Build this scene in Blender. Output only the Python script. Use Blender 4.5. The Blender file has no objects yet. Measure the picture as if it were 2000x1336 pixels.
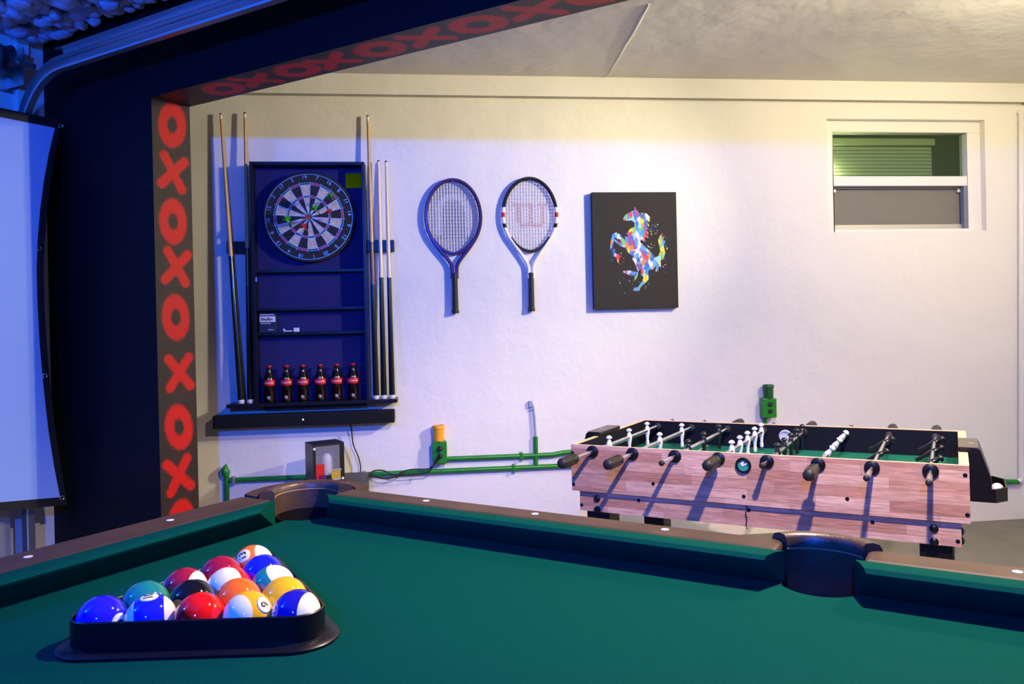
import bpy, bmesh, math, random
import numpy as np
from mathutils import Vector, Matrix
from mathutils.geometry import tessellate_polygon
random.seed(7)
SC = bpy.context.scene
COL = SC.collection
PI = math.pi

# ------------------------------------------------------------------ camera
F_PX, CX, CY = 1526.27, 1026.71, 632.24
YAW, PITCH, ROLL = 0.11811, -0.00297, -0.02231
CAM = Vector((0.0, -4.04478, 1.17532))
_f = Vector((math.sin(YAW)*math.cos(PITCH), math.cos(YAW)*math.cos(PITCH), math.sin(PITCH)))
_r = Vector((math.cos(YAW), -math.sin(YAW), 0))
_u = _r.cross(_f)
RIGHT = math.cos(ROLL)*_r + math.sin(ROLL)*_u
UP = -math.sin(ROLL)*_r + math.cos(ROLL)*_u
FWD = _f
cam = bpy.data.cameras.new('camera')
cam.sensor_width = 36.0
cam.lens = F_PX/2000*36
cam.shift_x = -(CX-1000)/2000
cam.shift_y = (CY-668)/2000
cam.clip_start = 0.05
camo = bpy.data.objects.new('camera', cam)
COL.objects.link(camo)
m = Matrix.Identity(4)
for i in range(3):
    m[i][0] = RIGHT[i]; m[i][1] = UP[i]; m[i][2] = -FWD[i]; m[i][3] = CAM[i]
camo.matrix_world = m
SC.camera = camo

# ------------------------------------------------------------------ world, lights, exposure
w = bpy.data.worlds.new('world'); SC.world = w; w.use_nodes = True
w.node_tree.nodes['Background'].inputs[0].default_value = (0.16, 0.17, 0.30, 1)
w.node_tree.nodes['Background'].inputs[1].default_value = 0.015
SC.view_settings.view_transform = 'Standard'
SC.view_settings.look = 'None'
SC.view_settings.exposure = 0.0
SC.view_settings.gamma = 1.0
SC.view_settings.use_curve_mapping = False

def lamp(name, loc, col, power, radius, spot=None, blend=0.6):
    L = bpy.data.lights.new(name, 'SPOT' if spot else 'POINT'); L.color = col; L.energy = power; L.shadow_soft_size = radius
    if spot: L.spot_size = spot; L.spot_blend = blend
    o = bpy.data.objects.new(name, L); o.location = loc; COL.objects.link(o); return o
fl_ = lamp('warm_flood_lamp', (2.65, -1.95, 2.22), (1.0, 0.89, 0.60), 285, 0.035, math.radians(58), 1.0)
fl_.rotation_euler = (Vector((-0.08, 0, 1.5))-Vector((2.65, -1.95, 2.22))).to_track_quat('-Z', 'Y').to_euler()
lamp('warm_fill_lamp', (2.45, -1.75, 2.34), (1.0, 0.86, 0.56), 100, 0.05)  # unseen fill, added to brighten and warm the right part of the wall
dl = lamp('pool_downlight', (0.86, -2.80, 2.22), (1.0, 0.76, 0.62), 285, 0.03, math.radians(118))
dl.rotation_euler = Vector((-0.06, 0.28, -1)).to_track_quat('-Z', 'Y').to_euler()
bl_ = lamp('blue_party_lamp', (-0.54, -5.5, 2.165), (0.006, 0.11, 1.0), 650, 0.06, math.radians(98), 1.0)
bl_.rotation_euler = Vector((-0.05, 5.5, -0.75)).to_track_quat('-Z', 'Y').to_euler()
lamp('blue_fill_lamp', (-2.3, -3.2, 2.2), (0.004, 0.12, 1.0), 130, 0.10)  # extra unseen fill, added to turn screen, cotton and left pool rail blue

# ------------------------------------------------------------------ helpers
def ray(px, py):
    return (RIGHT*((px-CX)/F_PX) - UP*((py-CY)/F_PX) + FWD)
def on_plane(px, py, P0, N):
    d = ray(px, py); return CAM + d*((P0-CAM).dot(N)/d.dot(N))
def wp(px, py, y=0.0):          # point of the back wall (or a plane parallel to it)
    q = on_plane(px, py, Vector((0, y, 0)), Vector((0, 1, 0))); return q
PHI = -0.64491
D2 = Vector((math.cos(PHI), math.sin(PHI), 0)); N2 = Vector((-D2.y, D2.x, 0))
J = Vector((-1.127, -0.676, 0))   # foot of the opening's front edge

_mats = {}
def mat(name, col, rough=0.5, metal=0.0, bump=None, var=None, spec=0.5, coat=0.0, emit=None):
    if name in _mats: return _mats[name]
    M = bpy.data.materials.new(name); M.use_nodes = True
    nt = M.node_tree; b = nt.nodes['Principled BSDF']
    b.inputs['Base Color'].default_value = (*col, 1)
    b.inputs['Roughness'].default_value = rough
    b.inputs['Metallic'].default_value = metal
    b.inputs['Specular IOR Level'].default_value = spec
    b.inputs['Coat Weight'].default_value = coat
    if emit:
        b.inputs['Emission Color'].default_value = (*emit[0], 1); b.inputs['Emission Strength'].default_value = emit[1]
    tc = nt.nodes.new('ShaderNodeTexCoord')
    if var:   # (scale, other colour, detail)
        n = nt.nodes.new('ShaderNodeTexNoise'); n.inputs['Scale'].default_value = var[0]; n.inputs['Detail'].default_value = 6
        nt.links.new(tc.outputs['Object'], n.inputs['Vector'])
        mx = nt.nodes.new('ShaderNodeMix'); mx.data_type = 'RGBA'
        mx.inputs['A'].default_value = (*col, 1); mx.inputs['B'].default_value = (*var[1], 1)
        rp = nt.nodes.new('ShaderNodeMapRange'); rp.inputs['From Min'].default_value = 0.35; rp.inputs['From Max'].default_value = 0.65
        nt.links.new(n.outputs['Fac'], rp.inputs['Value']); nt.links.new(rp.outputs['Result'], mx.inputs['Factor'])
        nt.links.new(mx.outputs['Result'], b.inputs['Base Color'])
    if bump:  # list of (scale, strength, distance)
        prev = None
        for sc_, st, dist in bump:
            n = nt.nodes.new('ShaderNodeTexNoise'); n.inputs['Scale'].default_value = sc_; n.inputs['Detail'].default_value = 4
            nt.links.new(tc.outputs['Object'], n.inputs['Vector'])
            bp = nt.nodes.new('ShaderNodeBump'); bp.inputs['Strength'].default_value = st; bp.inputs['Distance'].default_value = dist
            nt.links.new(n.outputs['Fac'], bp.inputs['Height'])
            if prev: nt.links.new(prev.outputs['Normal'], bp.inputs['Normal'])
            prev = bp
        nt.links.new(prev.outputs['Normal'], b.inputs['Normal'])
    _mats[name] = M
    return M

def glass_mat(name, tint, alpha=0.25, rough=0.02):
    if name in _mats: return _mats[name]
    M = bpy.data.materials.new(name); M.use_nodes = True; nt = M.node_tree
    out = nt.nodes['Material Output']; b = nt.nodes['Principled BSDF']
    b.inputs['Base Color'].default_value = (*tint, 1); b.inputs['Roughness'].default_value = rough
    tr = nt.nodes.new('ShaderNodeBsdfTransparent'); tr.inputs[0].default_value = (*[0.6+0.4*t for t in tint], 1)
    mx = nt.nodes.new('ShaderNodeMixShader'); mx.inputs[0].default_value = alpha
    nt.links.new(tr.outputs[0], mx.inputs[1]); nt.links.new(b.outputs[0], mx.inputs[2]); nt.links.new(mx.outputs[0], out.inputs[0])
    _mats[name] = M; return M

class MB:
    def __init__(s): s.v = []; s.f = []
    def add(s, vs, fs):
        o = len(s.v); s.v += [tuple(v) for v in vs]; s.f += [tuple(i+o for i in f) for f in fs]; return s
    def box(s, x0, x1, y0, y1, z0, z1, M=None):
        vs = [Vector((x, y, z)) for z in (z0, z1) for y in (y0, y1) for x in (x0, x1)]
        if M: vs = [M @ v for v in vs]
        return s.add(vs, [(0, 2, 3, 1), (4, 5, 7, 6), (0, 1, 5, 4), (2, 6, 7, 3), (0, 4, 6, 2), (1, 3, 7, 5)])
    def prism(s, poly, fn):
        """poly: list of 2d points; fn(p, k): 3d position for k=0,1"""
        n = len(poly)
        tri = tessellate_polygon([[Vector((a, b, 0)) for a, b in poly]])
        vs = [fn(p, 0) for p in poly]+[fn(p, 1) for p in poly]
        fs = [tuple(t) for t in tri]+[tuple(n+i for i in reversed(t)) for t in tri]
        fs += [(i, (i+1) % n, n+(i+1) % n, n+i) for i in range(n)]
        return s.add(vs, fs)
    def tube(s, pts, r, seg=10, cap=True, closed=False, flat=None):
        pts = [Vector(p) for p in pts]; n = len(pts)
        rs = r if isinstance(r, (list, tuple)) else [r]*n
        vs = []; prev = None
        for i, p in enumerate(pts):
            if closed: t = pts[(i+1) % n]-pts[i-1]
            else: t = pts[min(i+1, n-1)]-pts[max(i-1, 0)]
            t.normalize()
            if prev is None:
                a = Vector((0, 0, 1)) if abs(t.z) < 0.9 else Vector((1, 0, 0))
                x = t.cross(a).normalized()
            else:
                x = (prev-t*prev.dot(t)).normalized()
            prev = x; y = t.cross(x)
            for k in range(seg):
                an = 2*PI*k/seg+PI/seg
                vs.append(p+x*rs[i]*math.cos(an)+y*rs[i]*math.sin(an))
        fs = []
        for i in range(n if closed else n-1):
            j = (i+1) % n
            for k in range(seg):
                l = (k+1) % seg
                fs.append((i*seg+k, i*seg+l, j*seg+l, j*seg+k))
        if cap and not closed:
            fs.append(tuple(reversed(range(seg)))); fs.append(tuple((n-1)*seg+k for k in range(seg)))
        return s.add(vs, fs)
    def lathe(s, prof, M=None, seg=20):
        """prof: [(radius, height)] about local z"""
        M = M or Matrix.Identity(4); vs = []; n = len(prof)
        for r, h in prof:
            for k in range(seg):
                a = 2*PI*k/seg
                vs.append(M @ Vector((r*math.cos(a), r*math.sin(a), h)))
        fs = []
        for i in range(n-1):
            for k in range(seg):
                l = (k+1) % seg
                fs.append((i*seg+k, i*seg+l, (i+1)*seg+l, (i+1)*seg+k))
        if prof[0][0] > 1e-6: fs.append(tuple(reversed(range(seg))))
        if prof[-1][0] > 1e-6: fs.append(tuple((n-1)*seg+k for k in range(seg)))
        return s.add(vs, fs)
    def sphere(s, c, r, seg=16, rings=10, sc=(1, 1, 1)):
        prof = [(r*math.sin(PI*i/rings), -r*math.cos(PI*i/rings)) for i in range(rings+1)]
        return s.lathe(prof, Matrix.Translation(Vector(c)) @ Matrix.Diagonal((*sc, 1)), seg)
    def mesh(s, name):
        me = bpy.data.meshes.new(name); me.from_pydata(s.v, [], s.f)
        bm = bmesh.new(); bm.from_mesh(me)
        bmesh.ops.remove_doubles(bm, verts=bm.verts, dist=1e-6)
        bmesh.ops.recalc_face_normals(bm, faces=bm.faces)
        bm.to_mesh(me); bm.free(); return me
    def build(s, name, material, parent=None, smooth=False, bevel=0.0, angle=40):
        me = s.mesh(name)
        return link(name, me, material, parent, smooth, bevel, angle)

def link(name, me, material, parent=None, smooth=False, bevel=0.0, angle=40):
    if material and not me.materials: me.materials.append(material)
    if smooth:
        for p in me.polygons: p.use_smooth = True
        try: me.set_sharp_from_angle(angle=math.radians(angle))
        except Exception: pass
    o = bpy.data.objects.new(name, me); COL.objects.link(o)
    if parent: o.parent = parent
    if bevel:
        b = o.modifiers.new('bevel', 'BEVEL'); b.width = bevel; b.segments = 2; b.limit_method = 'ANGLE'
    return o
def tag(o, label=None, cat=None, group=None, kind=None):
    if label: o['label'] = label
    if cat: o['category'] = cat
    if group: o['group'] = group
    if kind: o['kind'] = kind
    return o
def thing(name, label, cat, loc=(0, 0, 0), rotz=0.0, group=None):
    o = bpy.data.objects.new(name, None); COL.objects.link(o); o.empty_display_size = 0.05
    o.location = loc; o.rotation_euler = (0, 0, rotz)
    return tag(o, label, cat, group)
def struct(name, mb, material, parent=None, smooth=False):
    o = mb.build(name, material, parent, smooth)
    if not parent: o['kind'] = 'structure'
    return o
def refine(me, cuts=2):
    bm = bmesh.new(); bm.from_mesh(me); bmesh.ops.triangulate(bm, faces=bm.faces)
    for _ in range(cuts):
        bmesh.ops.subdivide_edges(bm, edges=[e for e in bm.edges if e.calc_length() > 0.0009], cuts=1, use_grid_fill=True)
        bmesh.ops.triangulate(bm, faces=bm.faces)
    bm.to_mesh(me); bm.free(); return me
def text_mesh(txt, size, depth=0.0006, bold=0.0):
    c = bpy.data.curves.new('numeral', 'FONT'); c.body = txt; c.size = size; c.extrude = depth; c.align_x = 'CENTER'; c.align_y = 'CENTER'
    c.offset = bold; c.resolution_u = 3
    o = bpy.data.objects.new('tmp', c); COL.objects.link(o)
    dg = bpy.context.evaluated_depsgraph_get(); dg.update()
    me = bpy.data.meshes.new_from_object(o.evaluated_get(dg))
    bpy.data.objects.remove(o); bpy.data.curves.remove(c); return me
def smoothpath(pts, n=8):
    pts = [Vector(p) for p in pts]; out = []
    for i in range(len(pts)-1):
        p0 = pts[max(i-1, 0)]; p1 = pts[i]; p2 = pts[i+1]; p3 = pts[min(i+2, len(pts)-1)]
        for k in range(n):
            t = k/n
            out.append(0.5*((2*p1)+(-p0+p2)*t+(2*p0-5*p1+4*p2-p3)*t*t+(-p0+3*p1-3*p2+p3)*t**3))
    out.append(pts[-1]); return out
def world_matrix(x, y, z, o):
    M = Matrix.Identity(4)
    for i in range(3): M[i][0] = x[i]; M[i][1] = y[i]; M[i][2] = z[i]; M[i][3] = o[i]
    return M

# ------------------------------------------------------------------ materials of the setting
M_WALL = mat('plaster_offwhite', (0.80, 0.77, 0.72), 0.55, bump=[(4, 0.35, 0.03), (26, 0.16, 0.004), (170, 0.18, 0.0012)], spec=0.3)
M_CEIL = mat('ceiling_paint', (0.70, 0.67, 0.62), 0.6, bump=[(2.2, 0.5, 0.05), (45, 0.2, 0.003)], spec=0.3)
M_FLOOR = mat('concrete_floor', (0.13, 0.125, 0.11), 0.6, bump=[(60, 0.2, 0.002)], var=(5, (0.17, 0.165, 0.15)))
M_BLACK = mat('black_wall_paint', (0.006, 0.006, 0.009), 0.6, bump=[(30, 0.3, 0.003)], spec=0.12)
M_TRIMW = mat('white_vinyl', (0.82, 0.79, 0.76), 0.35)

def spray_mat(name, base, base2, red):
    M = bpy.data.materials.new(name); M.use_nodes = True; nt = M.node_tree; b = nt.nodes['Principled BSDF']
    tc = nt.nodes.new('ShaderNodeTexCoord'); at = nt.nodes.new('ShaderNodeAttribute'); at.attribute_name = 'spray'
    n1 = nt.nodes.new('ShaderNodeTexNoise'); n1.inputs['Scale'].default_value = 380; n1.inputs['Detail'].default_value = 2
    n2 = nt.nodes.new('ShaderNodeTexNoise'); n2.inputs['Scale'].default_value = 14; n2.inputs['Detail'].default_value = 5
    for n in (n1, n2): nt.links.new(tc.outputs['Object'], n.inputs['Vector'])
    ma = nt.nodes.new('ShaderNodeMath'); ma.operation = 'MULTIPLY_ADD'; ma.inputs[1].default_value = 1.6; nt.links.new(n1.outputs['Fac'], ma.inputs[0]); nt.links.new(at.outputs['Fac'], ma.inputs[2])
    rg = nt.nodes.new('ShaderNodeMapRange'); rg.interpolation_type = 'SMOOTHSTEP'
    rg.inputs['From Min'].default_value = 1.02; rg.inputs['From Max'].default_value = 1.50; nt.links.new(ma.outputs[0], rg.inputs['Value'])
    mb_ = nt.nodes.new('ShaderNodeMix'); mb_.data_type = 'RGBA'; mb_.inputs['A'].default_value = (*base, 1); mb_.inputs['B'].default_value = (*base2, 1)
    nt.links.new(n2.outputs['Fac'], mb_.inputs['Factor'])
    mx = nt.nodes.new('ShaderNodeMix'); mx.data_type = 'RGBA'; mx.inputs['B'].default_value = (*red, 1)
    nt.links.new(rg.outputs['Result'], mx.inputs['Factor']); nt.links.new(mb_.outputs['Result'], mx.inputs['A'])
    nt.links.new(mx.outputs['Result'], b.inputs['Base Color'])
    b.inputs['Roughness'].default_value = 0.45; b.inputs['Specular IOR Level'].default_value = 0.3
    bp = nt.nodes.new('ShaderNodeBump'); bp.inputs['Strength'].default_value = 0.6; bp.inputs['Distance'].default_value = 0.0025
    nt.links.new(n1.outputs['Fac'], bp.inputs['Height']); nt.links.new(bp.outputs['Normal'], b.inputs['Normal'])
    return M
M_SPRAY = spray_mat('spray_painted_plaster', (0.016, 0.010, 0.007), (0.040, 0.026, 0.018), (0.60, 0.006, 0.004))

# ------------------------------------------------------------------ floor, walls, ceilings
struct('floor', MB().box(-6, 6, -7, 0.2, -0.05, 0), M_FLOOR)
WX0, WX1, WZ0, WZ1 = 2.160, 3.093, 1.626, 2.246
wb = MB()
ZG = 2.328   # shadow gap under the upper beam
for a, b_, c, d_ in ((-2.3, WX0, 0, ZG), (WX1, 3.48, 0, ZG), (WX0, WX1, 0, WZ0), (WX0, WX1, WZ1, ZG)):
    wb.box(a, b_, 0, 0.14, c, d_)
wb.box(-2.3, 3.48, 0.035, 0.14, ZG, 2.6)
wall_back = struct('wall_back', wb, M_WALL)
struct('wall_right', MB().box(3.345, 3.48, -3.4, 0.0, 0, 2.6), M_WALL)
struct('trim_1', MB().box(-1.75, 3.345, -0.012, 0.035, 2.346, 2.45), M_WALL)
def loc3(s, n, z): return J + D2*s + N2*n + Vector((0, 0, z))
# ceiling of the far room
cpts = [loc3(-0.9, 0.18, 0), loc3(6.0, 0.18, 0), Vector((3.48, -3.2, 0)), Vector((3.48, 0.0, 0)), Vector((-1.9, 0.0, 0))]
cpts = [(-1.85, 0.0), (3.345, 0.0), (3.345, -3.85), (loc3(4.4, 0.18, 0).x, loc3(4.4, 0.18, 0).y), (loc3(-0.75, 0.18, 0).x, loc3(-0.75, 0.18, 0).y)]
struct('ceiling', MB().prism(cpts, lambda p, k: Vector((p[0], p[1], 2.45+0.15*k))), M_CEIL)
# ridge in the ceiling skim coat
a = on_plane(1268, 8, Vector((0, 0, 2.449)), Vector((0, 0, 1))); b_ = on_plane(1186, 150, Vector((0, 0, 2.449)), Vector((0, 0, 1)))
rg = [a.lerp(b_, t/6)+Vector((random.uniform(-.004, .004), 0, 0)) for t in range(7)]
struct('trim_2', MB().tube(rg, [0.004, .009, .007, .008, .006, .004, .002], 6), M_CEIL, smooth=True)

# black partition with the wide opening
pw = MB()
GM = world_matrix(D2, N2, Vector((0, 0, 1)), J)
pw.box(-0.80, -0.002, 0, 0.18, 0, 2.60, GM); pw.box(-0.002, 4.6, 0, 0.18, 2.132, 2.60, GM)
wall_part = struct('wall_partition', pw, M_BLACK)
def xo_mask(letters, A, B):
    """letters: (kind, a, b, half width, half height, tilt, stroke)"""
    out = np.zeros_like(A)
    for kind, ca, cb, ha, hb, tl, st in letters:
        x = A-ca; y = B-cb
        c, s = math.cos(tl), math.sin(tl); x, y = c*x+s*y, -s*x+c*y
        if kind == 'O':
            r = np.sqrt((x/ha)**2+(y/hb)**2); dist = np.abs(r-1)*min(ha, hb)
        else:
            def seg(x0, y0, x1, y1):
                dx, dy = x1-x0, y1-y0; t = np.clip(((x-x0)*dx+(y-y0)*dy)/(dx*dx+dy*dy), 0, 1)
                return np.hypot(x-x0-t*dx, y-y0-t*dy)
            dist = np.minimum(seg(-ha, -hb, ha, hb), seg(-ha, hb, ha, -hb))
        k = np.clip(1.0-(dist-st*0.28)/(st*1.25), 0, 1)
        out = np.maximum(out, k*k*(3-2*k))
    return out
def painted_grid(name, na, nb, fn, letters, la, lb):
    A, B = np.meshgrid(np.linspace(0, la, na), np.linspace(0, lb, nb), indexing='ij')
    vs = [fn(a, b) for a, b in zip(A.ravel(), B.ravel())]
    fs = [(i*nb+j, (i+1)*nb+j, (i+1)*nb+j+1, i*nb+j+1) for i in range(na-1) for j in range(nb-1)]
    me = bpy.data.meshes.new(name); me.from_pydata(vs, [], fs)
    at = me.attributes.new('spray', 'FLOAT', 'POINT'); at.data.foreach_set('value', xo_mask(letters, A, B).ravel())
    return link(name, me, M_SPRAY, wall_part)
zs = [2.035, 1.835, 1.628, 1.438, 1.225, 0.992, 0.762, 0.56, 0.36, 0.15]
lets = []
for i, z in enumerate(zs):
    lets.append(('O' if i % 2 == 0 else 'X', 0.092+random.uniform(-.006, .01), z, (0.044 if i % 2 == 0 else 0.048), (0.066 if i % 2 == 0 else 0.060), random.uniform(-0.16, 0.18), 0.022))
painted_grid('painted_jamb', 38, 430, lambda a, b: tuple(loc3(-0.001, a, b)), lets, 0.18, 2.133)
lets = [('O' if i % 2 == 0 else 'X', 0.09, k, 0.050 if i % 2 == 0 else 0.048, 0.072, random.uniform(-.2, .2), 0.022)
        for i, k in enumerate([.33, .52, .74, .92, 1.14, 1.34, 1.55, 1.76, 1.97, 2.2, 2.4, 2.6, 2.8, 3.0])]
painted_grid('painted_soffit', 30, 500, lambda a, b: tuple(loc3(b, a, 2.131)), lets, 0.18, 3.4)

# end wall of the garage (left) and the garage ceiling
struct('wall_left', MB().box(-0.95, -0.79, -3.6, 0.06, 0, 2.6, GM), mat('garage_wall_paint', (0.72, 0.74, 0.76), 0.5, bump=[(20, .3, .004)]))
struct('trim_3', MB().box(-0.79, -0.765, -0.125, -0.075, 0, 2.6, GM), mat('garage_wall_paint', (0.7, 0.7, 0.7)))
struct('ceiling_garage', MB().box(-0.95, 4.6, -3.6, 0.18, 2.60, 2.7, GM), mat('garage_ceiling', (0.35, 0.36, 0.38), 0.8))

# ------------------------------------------------------------------ window
win = bpy.data.objects.new('window_1', None); COL.objects.link(win); win['kind'] = 'structure'
win['label'] = 'small white vinyl sash window high on the right of the plaster wall'
YF = 0.06
def wq(px, py, y=YF):
    q = wp(px, py, y); return q.x, q.z
xl, _ = wq(1623, 300); xr, _ = wq(1885, 300); _, zt_ = wq(1750, 260); _, zm1 = wq(1750, 345); _, zm0 = wq(1750, 364); _, zb = wq(1750, 448); xo, _ = wq(1904, 300)
fr = MB().box(WX0, xl, YF-0.02, YF+0.05, WZ0, WZ1).box(xl, xo+0.06, YF-0.02, YF+0.05, zt_, WZ1).box(xr, xo+0.06, YF-0.02, YF+0.05, WZ0, zt_).box(xl, xr, YF-0.02, YF+0.05, WZ0, zb)
fr.build('window_frame', M_TRIMW, win, bevel=0.003)
MB().box(xl, xr, YF-0.015, YF+0.03, zm0, zm1).build('meeting_rail', M_TRIMW, win, bevel=0.003)
MB().box(xr-0.022, xr-0.008, YF-0.012, YF+0.02, zb, zm0).build('sash_track', mat('track_grey', (0.16, 0.20, 0.30), 0.4), win)
MB().box(xl, xr, YF+0.025, YF+0.03, zm1, zt_).build('pane', glass_mat('green_glass', (0.30, 0.48, 0.28), 0.07), win)
MB().box(xl+0.008, xr-0.022, YF+0.012, YF+0.03, zb, zb+0.028).build('sash_rail', mat('aluminium', (0.55, 0.53, 0.50), 0.4, 0.6), win)
MB().box(xl, xr-0.022, YF+0.026, YF+0.03, zb, zm0).build('insect_screen', mat('insect_screen', (0.17, 0.16, 0.145), 0.6, bump=[(600, .4, .001)]), win)
MB().box(xl+0.008, xr-0.022, YF+0.01, YF+0.026, zm0-0.012, zm0).build('screen_rail', mat('screen_rail', (0.10, 0.09, 0.09), 0.5), win)
for sx in (xl+0.012, xr-0.045):
    MB().box(sx, sx+0.018, YF+0.006, YF+0.026, zm0-0.034, zm0-0.014).build('latch', mat('aluminium', (0.5, 0.5, 0.5)), win, bevel=0.003)
# room beyond with a blind
nb = MB().box(xl-0.05, xr+0.1, 0.55, 0.56, 1.5, 2.4).box(xl-.06, xl-.05, .14, .56, 1.5, 2.4).box(xr+.1, xr+.11, .14, .56, 1.5, 2.4).box(xl-.06, xr+.11, .14, .56, 2.4, 2.41).box(xl-.06, xr+.11, .14, .56, 1.49, 1.5)
nb.build('far_room', mat('far_room_green', (0.05, 0.07, 0.05), 0.8), win)
xbl = xr-0.13
MB().box(xl-0.03, xbl+.01, 0.15, 0.19, zt_-0.045, zt_-0.008).build('blind_headrail', mat('blind_slat', (0.52, 0.54, 0.38), 0.5), win)
sl = MB().box(xl-0.03, xbl, -0.0100, 0.0100, -0.0008, 0.0008, Matrix.Rotation(math.radians(68), 4, 'X')).mesh('blind_slat')
sl.materials.append(mat('blind_slat', (0.52, 0.54, 0.38)))
for i in range(12):
    o = link('blind_slat', sl, None, win); o.location = (0, 0.17, zt_-0.062-i*0.0205)
lamp('far_room_lamp', (xl+0.03, 0.125, zm1+0.045), (1.0, 1.0, 0.6), 1.6, 0.02)

# painted conduit on the right end of the wall
M_GREEN = mat('green_gloss_paint', (0.010, 0.185, 0.018), 0.35, var=(25, (0.012, 0.23, 0.02)))
M_WPIPE = mat('white_pipe_paint', (0.78, 0.76, 0.74), 0.4)
cr = thing('wall_conduit', 'white vertical conduit by the room corner with a green elbow at its foot', 'conduit', (3.28, 0, 0))
q0 = wp(1994, 222, -.02); q1 = wp(1994, 925, -.02); q2 = wp(1989, 941, -.02); q3 = wp(1950, 941, -.02)
base = Vector((3.28, 0, 0))
MB().tube([q0-base+Vector((.0, .015, .012)), q0-base, q0.lerp(q1, .5)-base, q1-base], 0.0135, 12).build('pipe', M_WPIPE, cr, smooth=True)
MB().tube(smoothpath([q1-base, q1-base+Vector((0, 0, -.03)), q2-base]), 0.015, 12).build('elbow', M_WPIPE, cr, smooth=True)
MB().tube([q2-base, q3-base, q3-base+Vector((-0.9, 0, 0))], 0.0135, 12).build('green_pipe', M_GREEN, cr, smooth=True)

# ------------------------------------------------------------------ cue rack cabinet on the back wall
M_LACQ = mat('black_lacquer', (0.006, 0.006, 0.009), 0.35, spec=0.3)
M_NAVY = mat('cabinet_back_felt', (0.005, 0.005, 0.10), 0.8)
M_CHROME = mat('chrome', (0.75, 0.75, 0.75), 0.18, 1.0)
CABY = 0.088
cab = thing('cue_rack_cabinet', 'tall black cue rack cabinet with shelves hanging on the white wall', 'cabinet', (-0.60, 0, 0.80))
cxl, cxr, cz1 = -0.876+0.60, -0.322+0.60, 1.988-0.80
MB().box(cxl, cxr, -0.012, -0.002, 0, cz1).build('back_panel', M_NAVY, cab)
for x in (cxl, cxr-0.016):
    MB().box(x, x+0.016, -CABY, -0.002, 0, cz1).build('side_panel', M_LACQ, cab, bevel=0.002)
MB().box(cxl+.016, cxr-.016, -CABY, -0.002, cz1-0.016, cz1).build('top_panel', M_LACQ, cab, bevel=0.002)
for z, dp in ((0.653, 0.052), (0.464, 0.060), (0.342, 0.060)):
    MB().box(cxl+.016, cxr-.016, -dp, -0.012, z-0.008, z+0.006).build('shelf', M_LACQ, cab, bevel=0.001)
MB().box(-0.404, 0.416, -0.115, -0.002, -0.014, 0.004).build('base_ledge', M_LACQ, cab, bevel=0.003)
MB().box(-0.24, 0.26, -0.07, -0.002, -0.030, -0.014).build('ledge_support', M_LACQ, cab)
for x0, x1, hs in ((-0.404, cxl, (-0.378,)), (cxr, 0.414, (0.303, 0.35, 0.388))):
    MB().box(x0, x1, -0.036, -0.002, 0.744, 0.803).build('cue_clip', M_LACQ, cab, bevel=0.003)
MB().box(0.178, 0.268, -0.0145, -0.012, 1.070, 1.143).build('label_plate', mat('brass_print', (0.50, 0.40, 0.0), 0.9, spec=0.0), cab)
MB().box(0.18, 0.265, -0.014, -0.012, 1.146, 1.150).build('label_strip', mat('red_print', (0.3, 0.02, 0.04), 0.5), cab)
# small metal clip on the left side panel
MB().box(cxl+.014, cxl+.020, -0.07, -0.062, 0.60, 0.622).build('hinge_pin', mat('pale_metal', (.7, .7, .72), .3, .8), cab)

# boxed accessory and clip lying on the lower shelf of the cabinet
ab = thing('accessory_carton', 'small dark carton with white printed panel on the cabinet shelf', 'carton', (-0.815, -0.036, 1.1485))
MB().box(-0.038, 0.042, -0.018, 0.018, 0, 0.095).build('carton', mat('dark_card', (0.015, 0.018, 0.04), 0.5), ab, bevel=0.001)
M_PRINT = mat('white_print', (0.75, 0.75, 0.80), 0.5)
MB().box(-0.034, 0.041, -0.0188, -0.018, 0.052, 0.080).build('print_panel', M_PRINT, ab)
MB().box(-0.030, 0.018, -0.0188, -0.018, 0.043, 0.046).build('print_line', M_PRINT, ab)
MB().box(-0.032, 0.034, -0.0188, -0.018, 0.086, 0.090).build('print_line', M_PRINT, ab)
MB().box(0.005, 0.030, -0.0188, -0.018, 0.012, 0.015).build('print_line', M_PRINT, ab)
for i in range(6):
    MB().box(-0.027+i*0.0095, -0.0205+i*0.0095, -0.0192, -0.0188, 0.058+.002*(i % 2), 0.074-.003*(i % 3)).build('print_block', mat('dark_card', (0, 0, 0)), ab)
ac = thing('metal_clip', 'small white metal clip lying on the cabinet shelf right of the carton', 'clip', (-0.70, -0.035, 1.149))
MB().box(-0.04, 0.004, -0.006, 0.006, 0.002, 0.007).box(-0.04, -0.034, -0.006, 0.006, 0, 0.016).build('arm', M_PRINT, ac)
MB().box(0.010, 0.036, -0.007, 0.007, 0, 0.020).build('block', M_PRINT, ac, bevel=0.001)

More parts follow.
